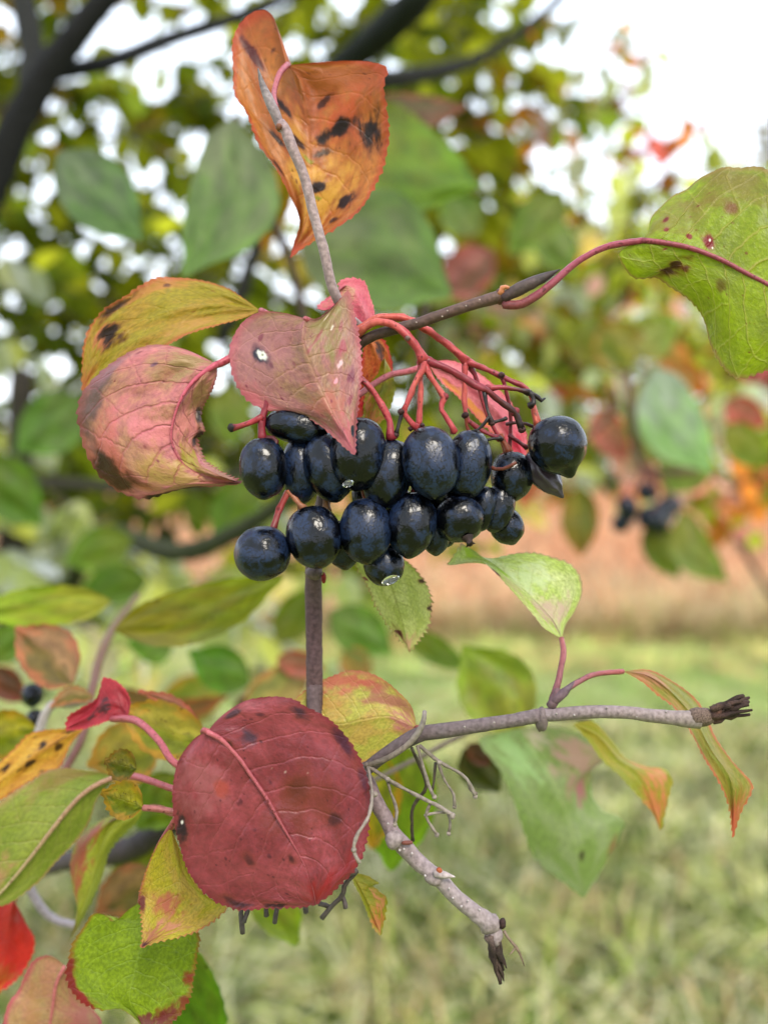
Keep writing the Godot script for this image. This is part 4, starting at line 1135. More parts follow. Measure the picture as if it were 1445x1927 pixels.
	leaf(t, "2", [892, 252, 720, 225, 500, 255, 300, 330, 170, 450, 86, 615], [892, 252, 820, 200, 740, 150, 640, 118, 540, 105, 430, 103, 350, 140, 280, 190, 200, 240, 130, 320, 98, 400, 90, 500, 86, 615], [892, 252, 820, 282, 720, 310, 600, 345, 500, 390, 410, 445, 300, 500, 150, 570, 86, 615], [[6, 9, 9], [6, 12, 10, 9], [6, 6, 9]], L("yellow"), {"push": 8, "cup": .8, "wave": 1.6, "salt": 4.2, "teeth": .22, "label": "yellow-green leaf with one dark blotch above the cupped pink leaf", "petiole": [892, 252, 980, 290, 1100, 330, 1250, 370], "pd": [6, 3]})
	leaf(t, "8", [762, 495, 900, 510, 1050, 545, 1200, 605, 1320, 670, 1445, 735, 1600, 830, 1760, 960], [762, 495, 800, 440, 815, 370, 870, 308, 930, 253, 1000, 220, 1060, 170, 1130, 130, 1205, 100, 1285, 105, 1385, 96, 1470, 130, 1580, 210, 1690, 360, 1760, 600, 1760, 960], [762, 495, 700, 520, 638, 565, 660, 620, 715, 690, 800, 695, 850, 697, 930, 758, 1010, 808, 1070, 868, 1110, 950, 1132, 1050, 1172, 1140, 1232, 1210, 1300, 1232, 1400, 1200, 1480, 1165, 1620, 1080, 1760, 960], [[-1, -4, -6], [-1, 5, 2, -6], [-1, 2, 0, -6]], L("rightgreen"), {"push": -2, "cup": -.9, "wave": 1.6, "salt": 5.3, "nu": 130, "teeth": .22, "rib": [Color(.66, .30, .36), Color(.62, .30, .34)], "rib_side": 1.0, "rib_r": [5.5, 5, 4.5, 4, 3], "label": "large yellow-green leaf with a pink midrib at the right edge", "petiole": [20, 838, 120, 835, 250, 752, 400, 622, 520, 550, 620, 516, 765, 495], "pd": [-.5, -1], "pr": [9, 9, 7.5, 6.5, 6, 6.5, 6], "pc": [Color(.56, .30, .30), Color(.70, .34, .42), Color(.68, .30, .38)]})
	leaf(t, "4", [150, 420, 190, 330, 150, 230, 100, 165, 55, 190], [150, 420, 215, 400, 245, 330, 222, 235, 190, 150, 120, 128, 60, 145, 55, 190], [150, 420, 110, 330, 80, 270, 20, 290, -30, 300, -60, 280, -20, 240, 55, 190], [[4, 5], [4, 9, 6], [4, 6]], L("rose"), {"push": 8, "nu": 60, "nv": 9, "salt": 6.1, "label": "bright rose leaf curling behind the twig fork"})
	leaf(t, "4", [200, 440, 260, 560, 250, 700, 150, 890], [200, 440, 180, 560, 150, 700, 130, 800, 150, 890], [200, 440, 280, 450, 325, 530, 342, 640, 320, 740, 250, 810, 150, 890], [[5, 10, 10], [5, 8, 10], [5, 14, 10]], L("ember"), {"push": 8, "nu": 60, "nv": 9, "salt": 7.1, "label": "red and orange leaf hanging below the twig fork"})
	leaf(t, "4", [300, 560, 290, 700, 240, 830, 210, 960], [300, 560, 230, 650, 190, 800, 195, 900, 210, 960], [300, 560, 345, 660, 350, 760, 300, 880, 210, 960], [[16], [18], [18]], L("curl"), {"nu": 40, "nv": 8, "salt": 7.6})
	leaf(t, "4", [535, 590, 740, 690, 900, 840, 1000, 980, 1058, 1110], [535, 590, 640, 572, 740, 605, 860, 680, 980, 800, 1060, 950, 1070, 1040, 1058, 1110], [535, 590, 600, 680, 700, 770, 800, 880, 900, 980, 980, 1070, 1058, 1110], [[12, 14], [14, 18, 14], [12, 12, 14]], L("magenta"), {"push": 10, "nu": 70, "nv": 9, "salt": 8.1, "teeth": .2, "label": "pink leaf with an orange edge behind the berry stalks", "petiole": [150, 770, 240, 702, 330, 652, 430, 632, 540, 592], "pd": [8, 12], "pr": [6, 6, 6], "pc": [Color(.66, .36, .38), Color(.80, .38, .42)]})
	leaf(t, "c", [400, 40, 450, 200, 500, 360, 540, 532], [400, 40, 330, 60, 280, 95, 345, 215, 385, 310, 430, 385, 480, 445, 505, 482, 522, 492, 540, 532], [400, 40, 515, 88, 590, 160, 630, 230, 645, 310, 636, 390, 600, 450, 570, 492, 540, 532], [[8, 8], [8, 9, 8], [8, 9, 8]], L("palehang"), {"push": 10, "nu": 80, "salt": 9.1, "teeth": .4, "label": "pale green toothed leaf hanging under the berries", "petiole": [400, 42, 360, -60, 300, -200, 250, -420], "pd": [8, 10]})
	knob(t, "side_bud", "c", 128, 175, 9, 7, Color(.62, .16, .18), Vector3(.7, 1.6, .7))
	org = Vector3.ZERO


# ---------------------------------------------------------------- the lower branch
func lower_branch() -> void:
	org = Vector3.ZERO
	var t := thing("lower_branch", "grey branch with two torn twig ends and the round deep red leaf", "branch", at(690, 1445, .203))
	org = t.position
	var grey := [Color(.50, .44, .45), Color(.56, .50, .50), Color(.60, .55, .55)]
	twig(t, "twig", "7", [60, 790, 150, 720, 262, 652, 330, 640, 480, 618, 600, 600, 672, 585], [4, 3, 2, 1], [13, 13, 15, 15, 13.5, 13, 14], [Color(.40, .34, .34), Color(.48, .42, .43), Color(.54, .48, .49)], .04)
	twig(t, "twig", "7", [672, 585, 740, 582, 850, 574, 960, 576, 1080, 590, 1170, 598, 1215, 600], [1, 0], [13, 12.5, 12.5, 12, 12.5, 14, 17], [Color(.58, .52, .53), Color(.64, .57, .57), Color(.66, .60, .58)], .04)
	knob(t, "node", "7", 680, 598, 1, 16, Color(.52, .46, .46), Vector3(.75, 1.5, 1))
	for q in [[730, 580, 2], [790, 585, 2.2], [900, 560, 2], [1000, 590, 2.4], [1100, 575, 2], [520, 610, 2], [420, 625, 2]]:
		knob(t, "lenticel", "7", q[0], q[1], -.6, q[2], Color(.74, .70, .68))
	knob(t, "torn_collar", "7", 1215, 590, 0, 20, Color(.62, .54, .50), Vector3(1.3, .95, .9), "splinter")
	knob(t, "torn_collar", "7", 1268, 578, 0, 15, Color(.52, .38, .33), Vector3(.8, 1.1, .9), "splinter")
	for k in 16:
		var y := rng.randf_range(552, 602)
		var tip := Vector2(rng.randf_range(1318, 1402), y - rng.randf_range(8, 52))
		if k % 4 == 3: tip = Vector2(rng.randf_range(1290, 1330), y - rng.randf_range(0, 30))
		twig(t, "splinter", "7", [1255, y + 6, lerpf(1255, tip.x, .5), lerpf(y, tip.y, .4) + rng.randf_range(-5, 5), tip.x, tip.y], [rng.randf_range(-1.4, 1.0), rng.randf_range(-1.8, 1.8)], [6, rng.randf_range(4, 7), rng.randf_range(3, 6), rng.randf_range(1, 3.5)], [Color(.50, .40, .35), Color(.26, .19, .17) if k % 3 else Color(.46, .36, .31), Color(.36, .28, .25)], .7, "", "splinter")
	twig(t, "twig", "f", [660, 1440, 690, 1468, 703, 1500, 728, 1545, 742, 1572, 790, 1625, 822, 1650, 860, 1690, 900, 1722, 925, 1742], [4, 0, -1, -2], [14, 14, 14, 14, 17, 15, 15, 14, 15, 19], [Color(.50, .40, .41), Color(.62, .54, .55), Color(.70, .64, .65), Color(.66, .60, .60)], .05)
	for q in [[742, 1580, 17.5, 1.0], [818, 1652, 17, .9], [920, 1738, 20, 1.0], [930, 1762, 17, 1.2]]:
		knob(t, "node", "f", q[0], q[1], -1.6, q[2], Color(.66, .60, .60), Vector3(1, q[3], 1))
	for q in [[752, 1600, 2.4], [775, 1606, 2.0], [800, 1648, 2.2], [845, 1672, 2.2], [868, 1706, 2.4], [880, 1695, 2], [730, 1550, 2], [760, 1598, 2.2], [902, 1712, 2.2], [852, 1690, 2]]:
		knob(t, "lenticel", "f", q[0], q[1], -2.9, q[2], Color(.82, .78, .78))
	knob(t, "bark_patch", "f", 766, 1586, -2.6, 9, Color(.52, .30, .25), Vector3(1.3, .5, .4))
	twig(t, "bud", "f", [818, 1642, 834, 1646, 856, 1650], [-3, -3.2], [8, 7, 1], [Color(.72, .66, .66), Color(.86, .80, .80)], .05, "small pale pointed bud")
	knob(t, "scar", "f", 826, 1639, -3.2, 7.5, Color(.72, .36, .20), Vector3(.8, 1, .8))
	knob(t, "torn_collar", "f", 945, 1738, -2, 9, Color(.34, .26, .23), Vector3(.8, 1.2, 1), "splinter")
	for k in 10:
		var x := rng.randf_range(920, 942)
		var tip := Vector2(x + rng.randf_range(6, 26), rng.randf_range(1800, 1852))
		twig(t, "splinter", "f", [x, 1762, lerpf(x, tip.x, .35) + rng.randf_range(-4, 3), lerpf(1762, tip.y, .5), tip.x, tip.y], [-2 + rng.randf_range(-1, 1), -2 + rng.randf_range(-1.4, 1.4)], [7, rng.randf_range(5, 8), rng.randf_range(3, 5.5), rng.randf_range(.8, 2.5)], [Color(.56, .50, .47), Color(.28, .23, .21) if k % 3 else Color(.50, .43, .39), Color(.38, .31, .28)], .7, "", "splinter")
	twig(t, "spur", "f", [948, 1752, 958, 1768, 972, 1784, 980, 1800, 986, 1818], [-2, -2.5], [3, 2.6, 3.4, 2.4, .8], [Color(.60, .52, .44), Color(.52, .44, .36)], .1)
	twig(t, "spur", "f", [970, 1782, 963, 1792, 958, 1796], [-2.3, -2.8], [2.4, 2, .8], [Color(.58, .5, .42)], .1)
	twig(t, "spur", "f", [688, 1442, 735, 1424, 775, 1394, 795, 1362, 799, 1338], [0, 0, -1], [5, 5.5, 5.5, 6, 4], [Color(.42, .38, .32), Color(.56, .51, .46), Color(.66, .62, .60)], .06, "curved grey spur between the yellow-pink leaf and the right twig")
	twig(t, "spur", "f", [1035, 1330, 1046, 1312, 1050, 1298], [1, 2], [10, 9.5, 8], [Color(.46, .36, .38), Color(.50, .36, .38)], .06)
	twig(t, "bud", "f", [1040, 1322, 1062, 1302, 1080, 1282], [1, 1], [8, 9, 1.5], [Color(.50, .40, .43), Color(.46, .38, .42)], .06)
	twig(t, "twig", "f", [690, 1445, 600, 1470, 480, 1480, 405, 1478], [4, 2, 1], [12, 11, 10, 9], [Color(.46, .38, .38)], .05)
	twig(t, "twig", "f", [640, 1460, 606, 1425, 593, 1350, 592, 1290], [4, 12, 15], [12, 13, 15], [Color(.44, .36, .36)], .05)

	leaf(t, "6", [236, 405, 300, 440, 380, 522, 450, 622, 520, 722, 580, 830, 640, 932, 700, 1042, 742, 1150, 760, 1240], [236, 405, 180, 430, 120, 500, 86, 570, 68, 680, 70, 800, 86, 900, 120, 1030, 150, 1100, 200, 1170, 260, 1222, 330, 1252, 400, 1265, 500, 1260, 600, 1256, 680, 1256, 760, 1240], [236, 405, 270, 360, 340, 300, 430, 252, 540, 235, 640, 246, 720, 290, 800, 332, 870, 392, 930, 470, 980, 560, 1010, 650, 1020, 745, 1012, 860, 988, 980, 950, 1060, 885, 1130, 830, 1190, 760, 1240], [[-11, -9, -8, -6], [-11, -8, -6, -6], [-11, -8, -5, -6]], L("red"), {"cup": -.6, "wave": 1.8, "nu": 140, "nv": 18, "salt": 1.7, "teeth": .26, "rib": [Color(.82, .44, .48), Color(.64, .32, .34)], "rib_side": 1.0, "rib_r": [5.2, 4, 3.3, 2.4, 1.6, .8], "label": "round deep red leaf with a pink midrib", "petiole": [238, 405, 215, 398, 225, 430, 300, 520, 420, 640], "pd": [-11, -9.5, -6, 0]})
	leaf(t, "c", [580, 908, 450, 848, 320, 862, 200, 886, 60, 858, -60, 815], [580, 908, 552, 800, 490, 730, 420, 670, 340, 635, 260, 625, 180, 650, 90, 690, 10, 748, -60, 815], [580, 908, 522, 990, 450, 1035, 380, 1060, 310, 1072, 200, 1050, 80, 980, -60, 815], [[5, 7], [5, 9, 7], [5, 6, 7]], L("yellowpink"), {"push": 8, "nu": 80, "salt": 2.7, "teeth": .18, "label": "yellow leaf flushed pink at the right of the red leaf", "petiole": [578, 905, 590, 900, 640, 905], "pd": [5, 3]})
	leaf(t, "c", [1282, 470, 1240, 380, 1150, 280, 1050, 185, 950, 105, 880, 62, 796, 5], [1282, 470, 1200, 420, 1150, 360, 1080, 280, 1000, 190, 950, 140, 905, 100, 850, 98, 735, 112, 765, 60, 796, 5], [1282, 470, 1302, 400, 1350, 330, 1380, 250, 1370, 170, 1320, 110, 1250, 80, 1170, 58, 1080, 55, 1000, 70, 920, 85, 860, 45, 796, 5], [[4, 6, 7], [4, 3, 4, 7], [4, 10, 7]], L("pale"), {"push": 10, "nu": 80, "salt": 3.7, "teeth": .2, "label": "pale green leaf flushed pink on an upright stalk", "petiole": [1232, 770, 1258, 700, 1280, 600, 1290, 530, 1280, 468], "pd": [2, 4], "pr": [7, 6.5, 6, 6, 5], "pc": [Color(.50, .30, .32), Color(.72, .42, .42)]})
	leaf(t, "7", [955, 437, 1040, 452, 1110, 500, 1190, 590, 1250, 700, 1320, 815, 1326, 995], [955, 437, 1040, 433, 1120, 470, 1200, 530, 1242, 600, 1266, 660, 1322, 740, 1387, 812, 1384, 850, 1350, 915, 1326, 995], [955, 437, 1020, 472, 1080, 522, 1130, 560, 1182, 640, 1230, 730, 1280, 812, 1312, 890, 1326, 995], [[2, 3, 2], [2, 9, 5, 2], [2, 1, 2]], L("strap"), {"push": 10, "nu": 90, "nv": 10, "salt": 4.7, "teeth": .22, "label": "narrow curled yellow-green leaf with a red point drooping at far right", "petiole": [760, 500, 800, 475, 860, 447, 955, 437], "pd": [1, 2], "pr": [6, 5.5, 5, 5], "pc": [Color(.56, .36, .38), Color(.74, .40, .40)]})
	leaf(t, "9", [1058, 515, 1100, 760, 1110, 900, 1050, 1060, 960, 1170, 880, 1252], [1058, 515, 990, 600, 922, 740, 880, 870, 870, 960, 885, 1080, 888, 1170, 880, 1252], [1058, 515, 1105, 640, 1165, 770, 1235, 890, 1310, 960, 1402, 1010, 1350, 1062, 1280, 1120, 1200, 1160, 1100, 1190, 1000, 1212, 880, 1252], [[-2, -3, -5], [-2, 0, -5], [-2, -3, -5]], L("blush"), {"push": 8, "nu": 90, "salt": 5.7, "teeth": .24, "label": "yellow leaf blushed red towards its dark tip, under the red leaf", "petiole": [1058, 517, 1100, 440, 1200, 330, 1330, 270], "pd": [-2, 1]})
	leaf(t, "9", [872, 975, 880, 1180, 835, 1400, 802, 1560, 850, 1690, 905, 1775], [872, 975, 800, 1020, 720, 1086, 650, 1055, 580, 1050, 522, 1130, 462, 1222, 438, 1310, 420, 1400, 442, 1500, 500, 1572, 560, 1612, 640, 1642, 740, 1636, 820, 1682, 905, 1775], [872, 975, 1000, 1020, 1150, 1100, 1228, 1175, 1215, 1300, 1196, 1430, 1170, 1550, 1120, 1650, 1050, 1722, 980, 1755, 905, 1775], [[2, -1, -1], [2, 2, -1], [2, 2, -1]], L("notched"), {"push": 14, "nu": 100, "salt": 6.7, "teeth": .3, "label": "bright green leaf with reddened edges at the bottom left", "petiole": [872, 978, 900, 850, 1000, 600, 1150, 400, 1330, 270], "pd": [2, 3]})
	leaf(t, "9", [405, 1372, 352, 1480, 330, 1620, 300, 1800, 250, 2000], [405, 1372, 320, 1312, 230, 1330, 170, 1400, 120, 1520, 60, 1600, 30, 1740, 80, 1900, 250, 2000], [405, 1372, 432, 1480, 480, 1550, 540, 1610, 592, 1660, 622, 1740, 500, 1900, 250, 2000], [[-4, -4], [-4, 0, -4], [-4, 0, -4]], L("dusk"), {"push": 45, "nu": 60, "nv": 10, "salt": 7.7, "rib": [Color(.80, .46, .46)], "rib_side": 1.0, "rib_r": [4, 3, 2, 1], "label": "dull pink leaf at the bottom left corner"})
	leaf(t, "9", [90, 960, 60, 1150, 20, 1350, -60, 1560], [90, 960, -20, 1000, -140, 1150, -200, 1350, -60, 1560], [90, 960, 160, 1110, 208, 1200, 200, 1290, 150, 1390, 80, 1470, -60, 1560], [[6, 8], [10], [8, 8]], L("scarlet"), {"push": 50, "nu": 50, "nv": 9, "salt": 8.7, "label": "scarlet leaf with a yellow tip at the left edge", "petiole": [92, 962, 110, 900, 130, 800], "pd": [6, 62]})
	leaf(t, "9", [722, 200, 600, 252, 480, 342, 330, 522, 200, 692, 60, 862, -80, 1010], [722, 200, 620, 176, 500, 160, 400, 150, 290, 170, 200, 230, 100, 290, 0, 370, -140, 520, -180, 760, -80, 1010], [722, 200, 650, 272, 592, 352, 562, 450, 522, 532, 452, 622, 370, 702, 300, 782, 250, 842, 150, 922, 40, 990, -80, 1010], [[0, 2], [0, 5, 3], [0, 5, 2]], L("olive"), {"push": 36, "nu": 80, "nv": 12, "salt": 9.7, "teeth": .2, "rib": [Color(.76, .58, .48), Color(.78, .72, .52)], "rib_side": 1.0, "rib_r": [5, 4.5, 4, 3, 2], "label": "large olive-green leaf with a pale midrib at the left edge", "petiole": [1400, 260, 1200, 320, 1065, 276, 900, 218, 800, 196, 722, 200], "pd": [1, 0], "pr": [6, 6.5, 6.5, 7, 7]})
	leaf(t, "9", [892, 398, 720, 470, 640, 590, 590, 780, 520, 1000, 430, 1215], [892, 398, 760, 425, 650, 462, 560, 520, 472, 622, 440, 750, 460, 900, 488, 1000, 470, 1110, 430, 1215], [892, 398, 842, 480, 760, 562, 682, 652, 650, 752, 620, 852, 572, 962, 520, 1062, 470, 1150, 430, 1215], [[4, 6], [4, 12, 6], [4, 9, 6]], L("folded"), {"push": 40, "nu": 70, "nv": 10, "cup": -2.0, "salt": 10.7, "label": "long folded leaf, half red and half yellow-green", "petiole": [1400, 300, 1200, 450, 1065, 428, 980, 396, 892, 398], "pd": [1, 4], "pr": [6, 6, 6, 5]})
	oval(t, Vector2(270, 1520), Vector2(192, 1490), 36, .2045, .2045, Color(.66, .66, .10), {"label": "small rounded yellow leaf lobe", "petiole": [270, 1520, 300, 1523, 345, 1530]})
	oval(t, Vector2(258, 1447), Vector2(197, 1432), 30, .208, .208, Color(.52, .52, .10), {"label": "small round olive leaf"})
	leaf(t, "5", [640, 398, 600, 340, 520, 330, 430, 400, 330, 455], [640, 398, 650, 330, 630, 268, 580, 218, 520, 204, 503, 250, 480, 310, 420, 345, 350, 392, 330, 455], [640, 398, 590, 402, 540, 412, 450, 440, 390, 454, 330, 455], [[3, 4], [3, 6, 4], [3, 3, 4]], L("crimson"), {"push": 26, "nu": 60, "nv": 9, "salt": 11.7, "label": "small curled crimson leaf with a dark blotch", "petiole": [1050, 720, 870, 622, 800, 522, 722, 442, 652, 406, 560, 406], "pd": [1, 3], "pr": [6, 7, 7, 7, 7.5, 6]})
	leaf(t, "5", [425, 452, 330, 490, 220, 560, 100, 640, 0, 720, -120, 800], [425, 452, 330, 455, 230, 462, 150, 482, 90, 540, 20, 610, -60, 680, -120, 800], [425, 452, 360, 520, 322, 600, 290, 652, 220, 668, 100, 745, 0, 805, -120, 800], [[5, 6], [5, 9, 6], [5, 5, 6]], L("spotted"), {"push": 40, "nu": 60, "nv": 9, "salt": 12.7, "label": "golden leaf with brown spots at the left edge"})
	leaf(t, "6", [925, 1085, 985, 1180, 1030, 1280, 1075, 1392], [925, 1085, 1000, 1100, 1062, 1142, 1020, 1140, 1085, 1195, 1102, 1220, 1090, 1310, 1075, 1392], [925, 1085, 950, 1150, 985, 1220, 1020, 1310, 1050, 1370, 1075, 1392], [[10], [12], [9]], L("curl"), {"nu": 40, "nv": 8, "salt": 13.7, "label": "small orange leaf tip hanging below the red leaf"})
	org = Vector3.ZERO


# ---------------------------------------------------------------- berries
func berries() -> void:
	org = Vector3.ZERO
	var t := thing("berry_cluster", "ripe cluster of blue-black berries on branching red stalks", "berry cluster", at(690, 640, .2))
	org = t.position
	var red := Color(.78, .30, .32)
	var deep := Color(.60, .20, .26)
	var pale := Color(.88, .42, .38)
	var dark := Color(.16, .13, .13)
	var s := [ # zone, path, depths, radii, colours
		["4", [130, 450, 165, 418, 230, 372, 300, 365, 372, 392, 432, 450, 480, 512, 512, 575], [2, -1, -2, -2], [9, 8.5, 8, 8, 8, 8.5, 9, 9], [Color(.80, .44, .34), pale, red, red]],
		["4", [140, 430, 175, 395, 240, 348, 330, 336, 420, 348, 520, 402, 620, 470, 700, 535, 742, 578], [3, 4, 5], [9, 8, 8, 8, 8, 7.5, 8, 8.5], [Color(.84, .42, .34), Color(.86, .34, .30), red]],
		["4", [742, 578, 830, 612, 930, 656, 1000, 692, 1062, 718, 1100, 780, 1128, 905], [5, 5, 4], [6.5, 6, 6, 5.5, 5.5, 5, 5.5], [red, deep, Color(.86, .40, .30)]],
		["4", [736, 575, 735, 700, 740, 870, 790, 930, 860, 972, 925, 1000], [5, 4], [5.5, 5, 6.5, 5, 5, 4.5], [red, pale, red, deep]],
		["4", [758, 590, 800, 680, 832, 790, 870, 900, 935, 1010, 960, 1080], [6, 7], [5, 4.5, 4.5, 4.5, 5], [deep, red]],
		["4", [940, 660, 960, 740, 978, 820, 985, 930, 975, 1060], [5, 7], [4.5, 4, 4], [deep, Color(.5, .2, .22)]],
		["4", [742, 868, 745, 930, 765, 975], [4, 5], [4.5, 4, 4], [Color(.72, .36, .28)]],
		["4", [512, 570, 600, 602, 700, 652, 800, 712, 852, 734, 920, 790, 1000, 850, 1022, 890, 1046, 945], [-2, -1, 0], [7.5, 7.5, 7.5, 7.5, 8, 7.5, 7, 6.5, 6], [deep, Color(.58, .18, .24), deep, Color(.34, .16, .16), dark]],
		["4", [852, 728, 930, 720, 1010, 730, 1082, 748], [0, 0], [6, 5.5, 5, 6], [red, deep, dark]],
		["4", [1082, 745, 1104, 775, 1108, 800, 1092, 818], [0, -.5], [5, 4.5, 4.5, 7], [dark]],
		["4", [1086, 748, 1130, 770, 1150, 792, 1172, 778], [0, .5], [4.5, 4.5, 5, 1.5], [dark]],
		["4", [508, 560, 512, 612, 462, 700, 412, 830, 400, 852, 435, 900, 472, 940], [-2, -3, -2], [7, 6.5, 5.5, 6, 6.5, 6, 6.5], [red, pale, red, red]],
		["4", [496, 580, 494, 700, 490, 850, 485, 935], [-1, -1], [6, 6, 6, 6], [red, pale, red]],
		["4", [515, 595, 560, 680, 612, 752, 626, 772, 604, 832, 642, 892, 678, 965], [-2, -2], [6.5, 6, 5.5, 7.5, 6, 5.5, 6.5], [red, pale, red, red]],
		["4", [150, 660, 210, 708, 272, 800, 322, 888, 330, 915, 336, 1000], [-2, -3], [6, 6, 6, 7, 7, 8], [deep, red, red, deep]],
		["4", [396, 850, 378, 920, 360, 975], [-2.5, -3], [5, 4, 5.5], [dark]],
		["4", [842, 738, 848, 800, 868, 870, 884, 915], [-1, -2], [5, 4, 3.5, 5.5], [dark, Color(.26, .18, .16)]],
		["4", [884, 912, 925, 900, 962, 888], [-2, -2], [4, 3, 3.5], [dark]],
		["4", [868, 878, 822, 940, 772, 960], [-2, -2], [3.5, 3, 2], [dark]],
		["4", [802, 955, 822, 990, 845, 1030, 870, 1080], [-2, 0], [3.5, 3.5, 4], [dark]],
		["4", [845, 1010, 880, 1000, 932, 998], [0, 0], [3, 3, 4], [dark]],
		["4", [960, 920, 1010, 910, 1060, 915, 1105, 935], [6, 5], [3.5, 3, 3], [Color(.36, .2, .2)]],
		["4", [975, 980, 1020, 1010, 1075, 1050], [6, 6], [4, 4, 4], [Color(.44, .18, .2)]],
		["b", [215, 130, 200, 180, 185, 225, 190, 300], [0, -1], [8.5, 8.5, 8.5, 9], [deep, Color(.56, .16, .2)]],
		["b", [188, 212, 135, 236, 76, 250], [-1, -1], [6.5, 6, 6.5], [Color(.62, .16, .2), red, Color(.5, .2, .2)]],
		["b", [205, 290, 240, 292, 236, 320, 225, 345], [-1.5, -3.5], [5, 5.5, 5, 4], [Color(.40, .16, .17), Color(.30, .14, .14)]],
		["b", [330, 440, 288, 488, 252, 560, 236, 612, 222, 645], [2, -1], [6, 6.5, 6.5, 7, 6], [Color(.84, .50, .40), Color(.72, .30, .30), Color(.5, .22, .22)]],
		["b", [288, 490, 312, 520, 340, 556], [1, 0], [6, 6.5, 8], [Color(.80, .50, .38), Color(.70, .48, .34)]],
		["b", [425, 490, 428, 525, 432, 570], [3, 2], [6, 6, 7], [Color(.62, .44, .26)]],
		["b", [560, 470, 572, 500, 580, 530], [2, 1], [5, 5, 5], [Color(.72, .40, .26)]],
		["b", [768, 440, 765, 470, 755, 505], [2, 1], [6, 6, 6], [Color(.70, .26, .26)]],
		["b", [1045, 398, 1075, 408, 1110, 402, 1145, 382], [0, -2], [4, 4, 4, 2.5], [Color(.48, .26, .20)]],
		["b", [1210, 175, 1215, 200, 1222, 240], [3, 2], [5.5, 5.5, 5.5], [Color(.84, .40, .30)]],
		["b", [1085, 280, 1100, 310, 1120, 345], [6, 5], [6, 6, 7], [Color(.70, .36, .24)]],
	]
	for q in s:
		var swell := []
		for k in 17:
			var u := k / 16.0
			var n := nz.get_noise_2d(k * 34.0, q[1][0] * 3.0)
			swell.append(mix_list(q[3], u) * (0.90 + 0.30 * n + 0.30 * exp(-pow(u / .08, 2)) + 0.30 * exp(-pow((1 - u) / .08, 2))))
		twig(t, "stalk", q[0], q[1], q[2], swell, q[4], .2, "", "stalk")
	for q in [[1046, 950, 7.5, 0], [1094, 820, 7, 0], [884, 915, 5.5, -2], [958, 890, 4, -2], [360, 978, 6.5, -3], [390, 852, 7, -3], [860, 725, 8, 0], [1005, 852, 9.5, 0], [935, 652, 7, 4], [625, 770, 8, -2], [738, 872, 7.5, 4], [160, 665, 7, -2], [930, 1000, 6, 4], [500, 925, 6, -1], [440, 945, 5, -2]]:
		knob(t, "joint", "4", q[0], q[1], q[3], q[2], Color(.30, .16, .16) if q[2] < 7.6 and q[0] > 340 else Color(.58, .22, .25), Vector3(1, .9, 1))
	knob(t, "joint", "b", 72, 251, -1, 8, dark)
	knob(t, "lenticel", "4", 424, 452, -3.2, 5, Color(.50, .38, .36))

	var calyx := calyx_shape()
	var shapes := [berry_shape(1, .02, .06), berry_shape(2, .035, .10), berry_shape(3, .015, .08), berry_shape(4, .03, .04)]
	var wrinkled := berry_shape(7, .14, .30)
	var pointed := berry_shape(9, .012, .30)
	# x, y, half width, half height, mm behind the focus, roll, nod towards the eye, skin, shape
	var list := [
		[193, 405, 83, 112, -1.5, 2, 6, 0, 0, "leftmost berry of the upper tier"], [312, 246, 60, 112, 0, 82, 10, 2, 5, "glossy shrivelled berry lying sideways under the pink leaf tip"], [335, 410, 72, 114, 2.5, 4, 0, 1, 1, ""], [437, 395, 86, 126, 0, 14, 4, 0, 2, ""], [548, 350, 97, 134, -3.5, -4, 8, 2, 0, "large glossy berry with a water drop under the pink leaf tip"],
		[662, 424, 86, 131, -1.5, -14, 4, 0, 3, ""], [822, 378, 97, 132, -5.0, 6, 14, 1, 2, "large berry in the middle of the upper tier"], [962, 392, 82, 128, -1.0, -10, 4, 3, 1, "berry with scratched bloom right of the middle"], [1128, 434, 74, 91, 4, 2, 4, 2, 0, ""], [1302, 312, 100, 104, -1, 22, 4, 2, 6, "smooth round berry standing apart at the right"],
		[1240, 420, 52, 96, 4, 40, 6, 4, 4, "purple raisin-like berry"], [190, 724, 98, 99, -2, 10, 16, 1, 3, "round berry hanging lowest at the left"], [387, 663, 97, 114, -3, 14, 10, 0, 0, ""], [492, 690, 64, 88, 4, 6, 0, 3, 1, ""], [577, 637, 90, 118, -3.5, 4, 12, 3, 2, ""],
		[752, 614, 86, 117, -2.5, -6, 6, 0, 1, ""], [932, 592, 86, 84, -1, 20, 30, 2, 3, ""], [1022, 556, 48, 84, 2, -14, 0, 0, 0, ""], [1078, 552, 58, 92, 3.5, -16, 4, 2, 3, ""], [1112, 622, 60, 66, 6, 18, 4, 2, 5, ""],
		[838, 652, 52, 74, 2.5, 4, 0, 1, 1, ""], [648, 768, 70, 76, 1, 16, 14, 0, 3, "lowest berry, with a water drop at its tip"], [884, 660, 32, 40, 7, 0, 0, 0, 0, ""], [870, 505, 80, 90, 4.5, 0, 0, 2, 2, ""], [700, 560, 60, 80, 6, 0, 0, 2, 1, ""], [590, 500, 60, 80, 7, 0, 0, 1, 1, ""]]
	for i in list.size():
		var q: Array = list[i]
		var shape: ArrayMesh = pointed if q[8] == 6 else (wrinkled if q[8] == 4 or q[8] == 5 else shapes[q[8]])
		if q[8] == 5: shape = shapes[1]
		var m: Material = M.raisin if q[7] == 4 else M["berry%d" % q[7]]
		var o := put(t, "berry", shape, m, q[9])
		var d: float = FOCUS + q[4] * .001
		o.position = at(400 + q[0] * .4983, 680 + q[1] * .4983, d)
		o.basis = view * (Basis(Vector3.BACK, deg_to_rad(q[5])) * Basis(Vector3.RIGHT, deg_to_rad(-q[6])) * Basis(Vector3.UP, i * 1.9))
		var k := .4983 * d / FOCAL
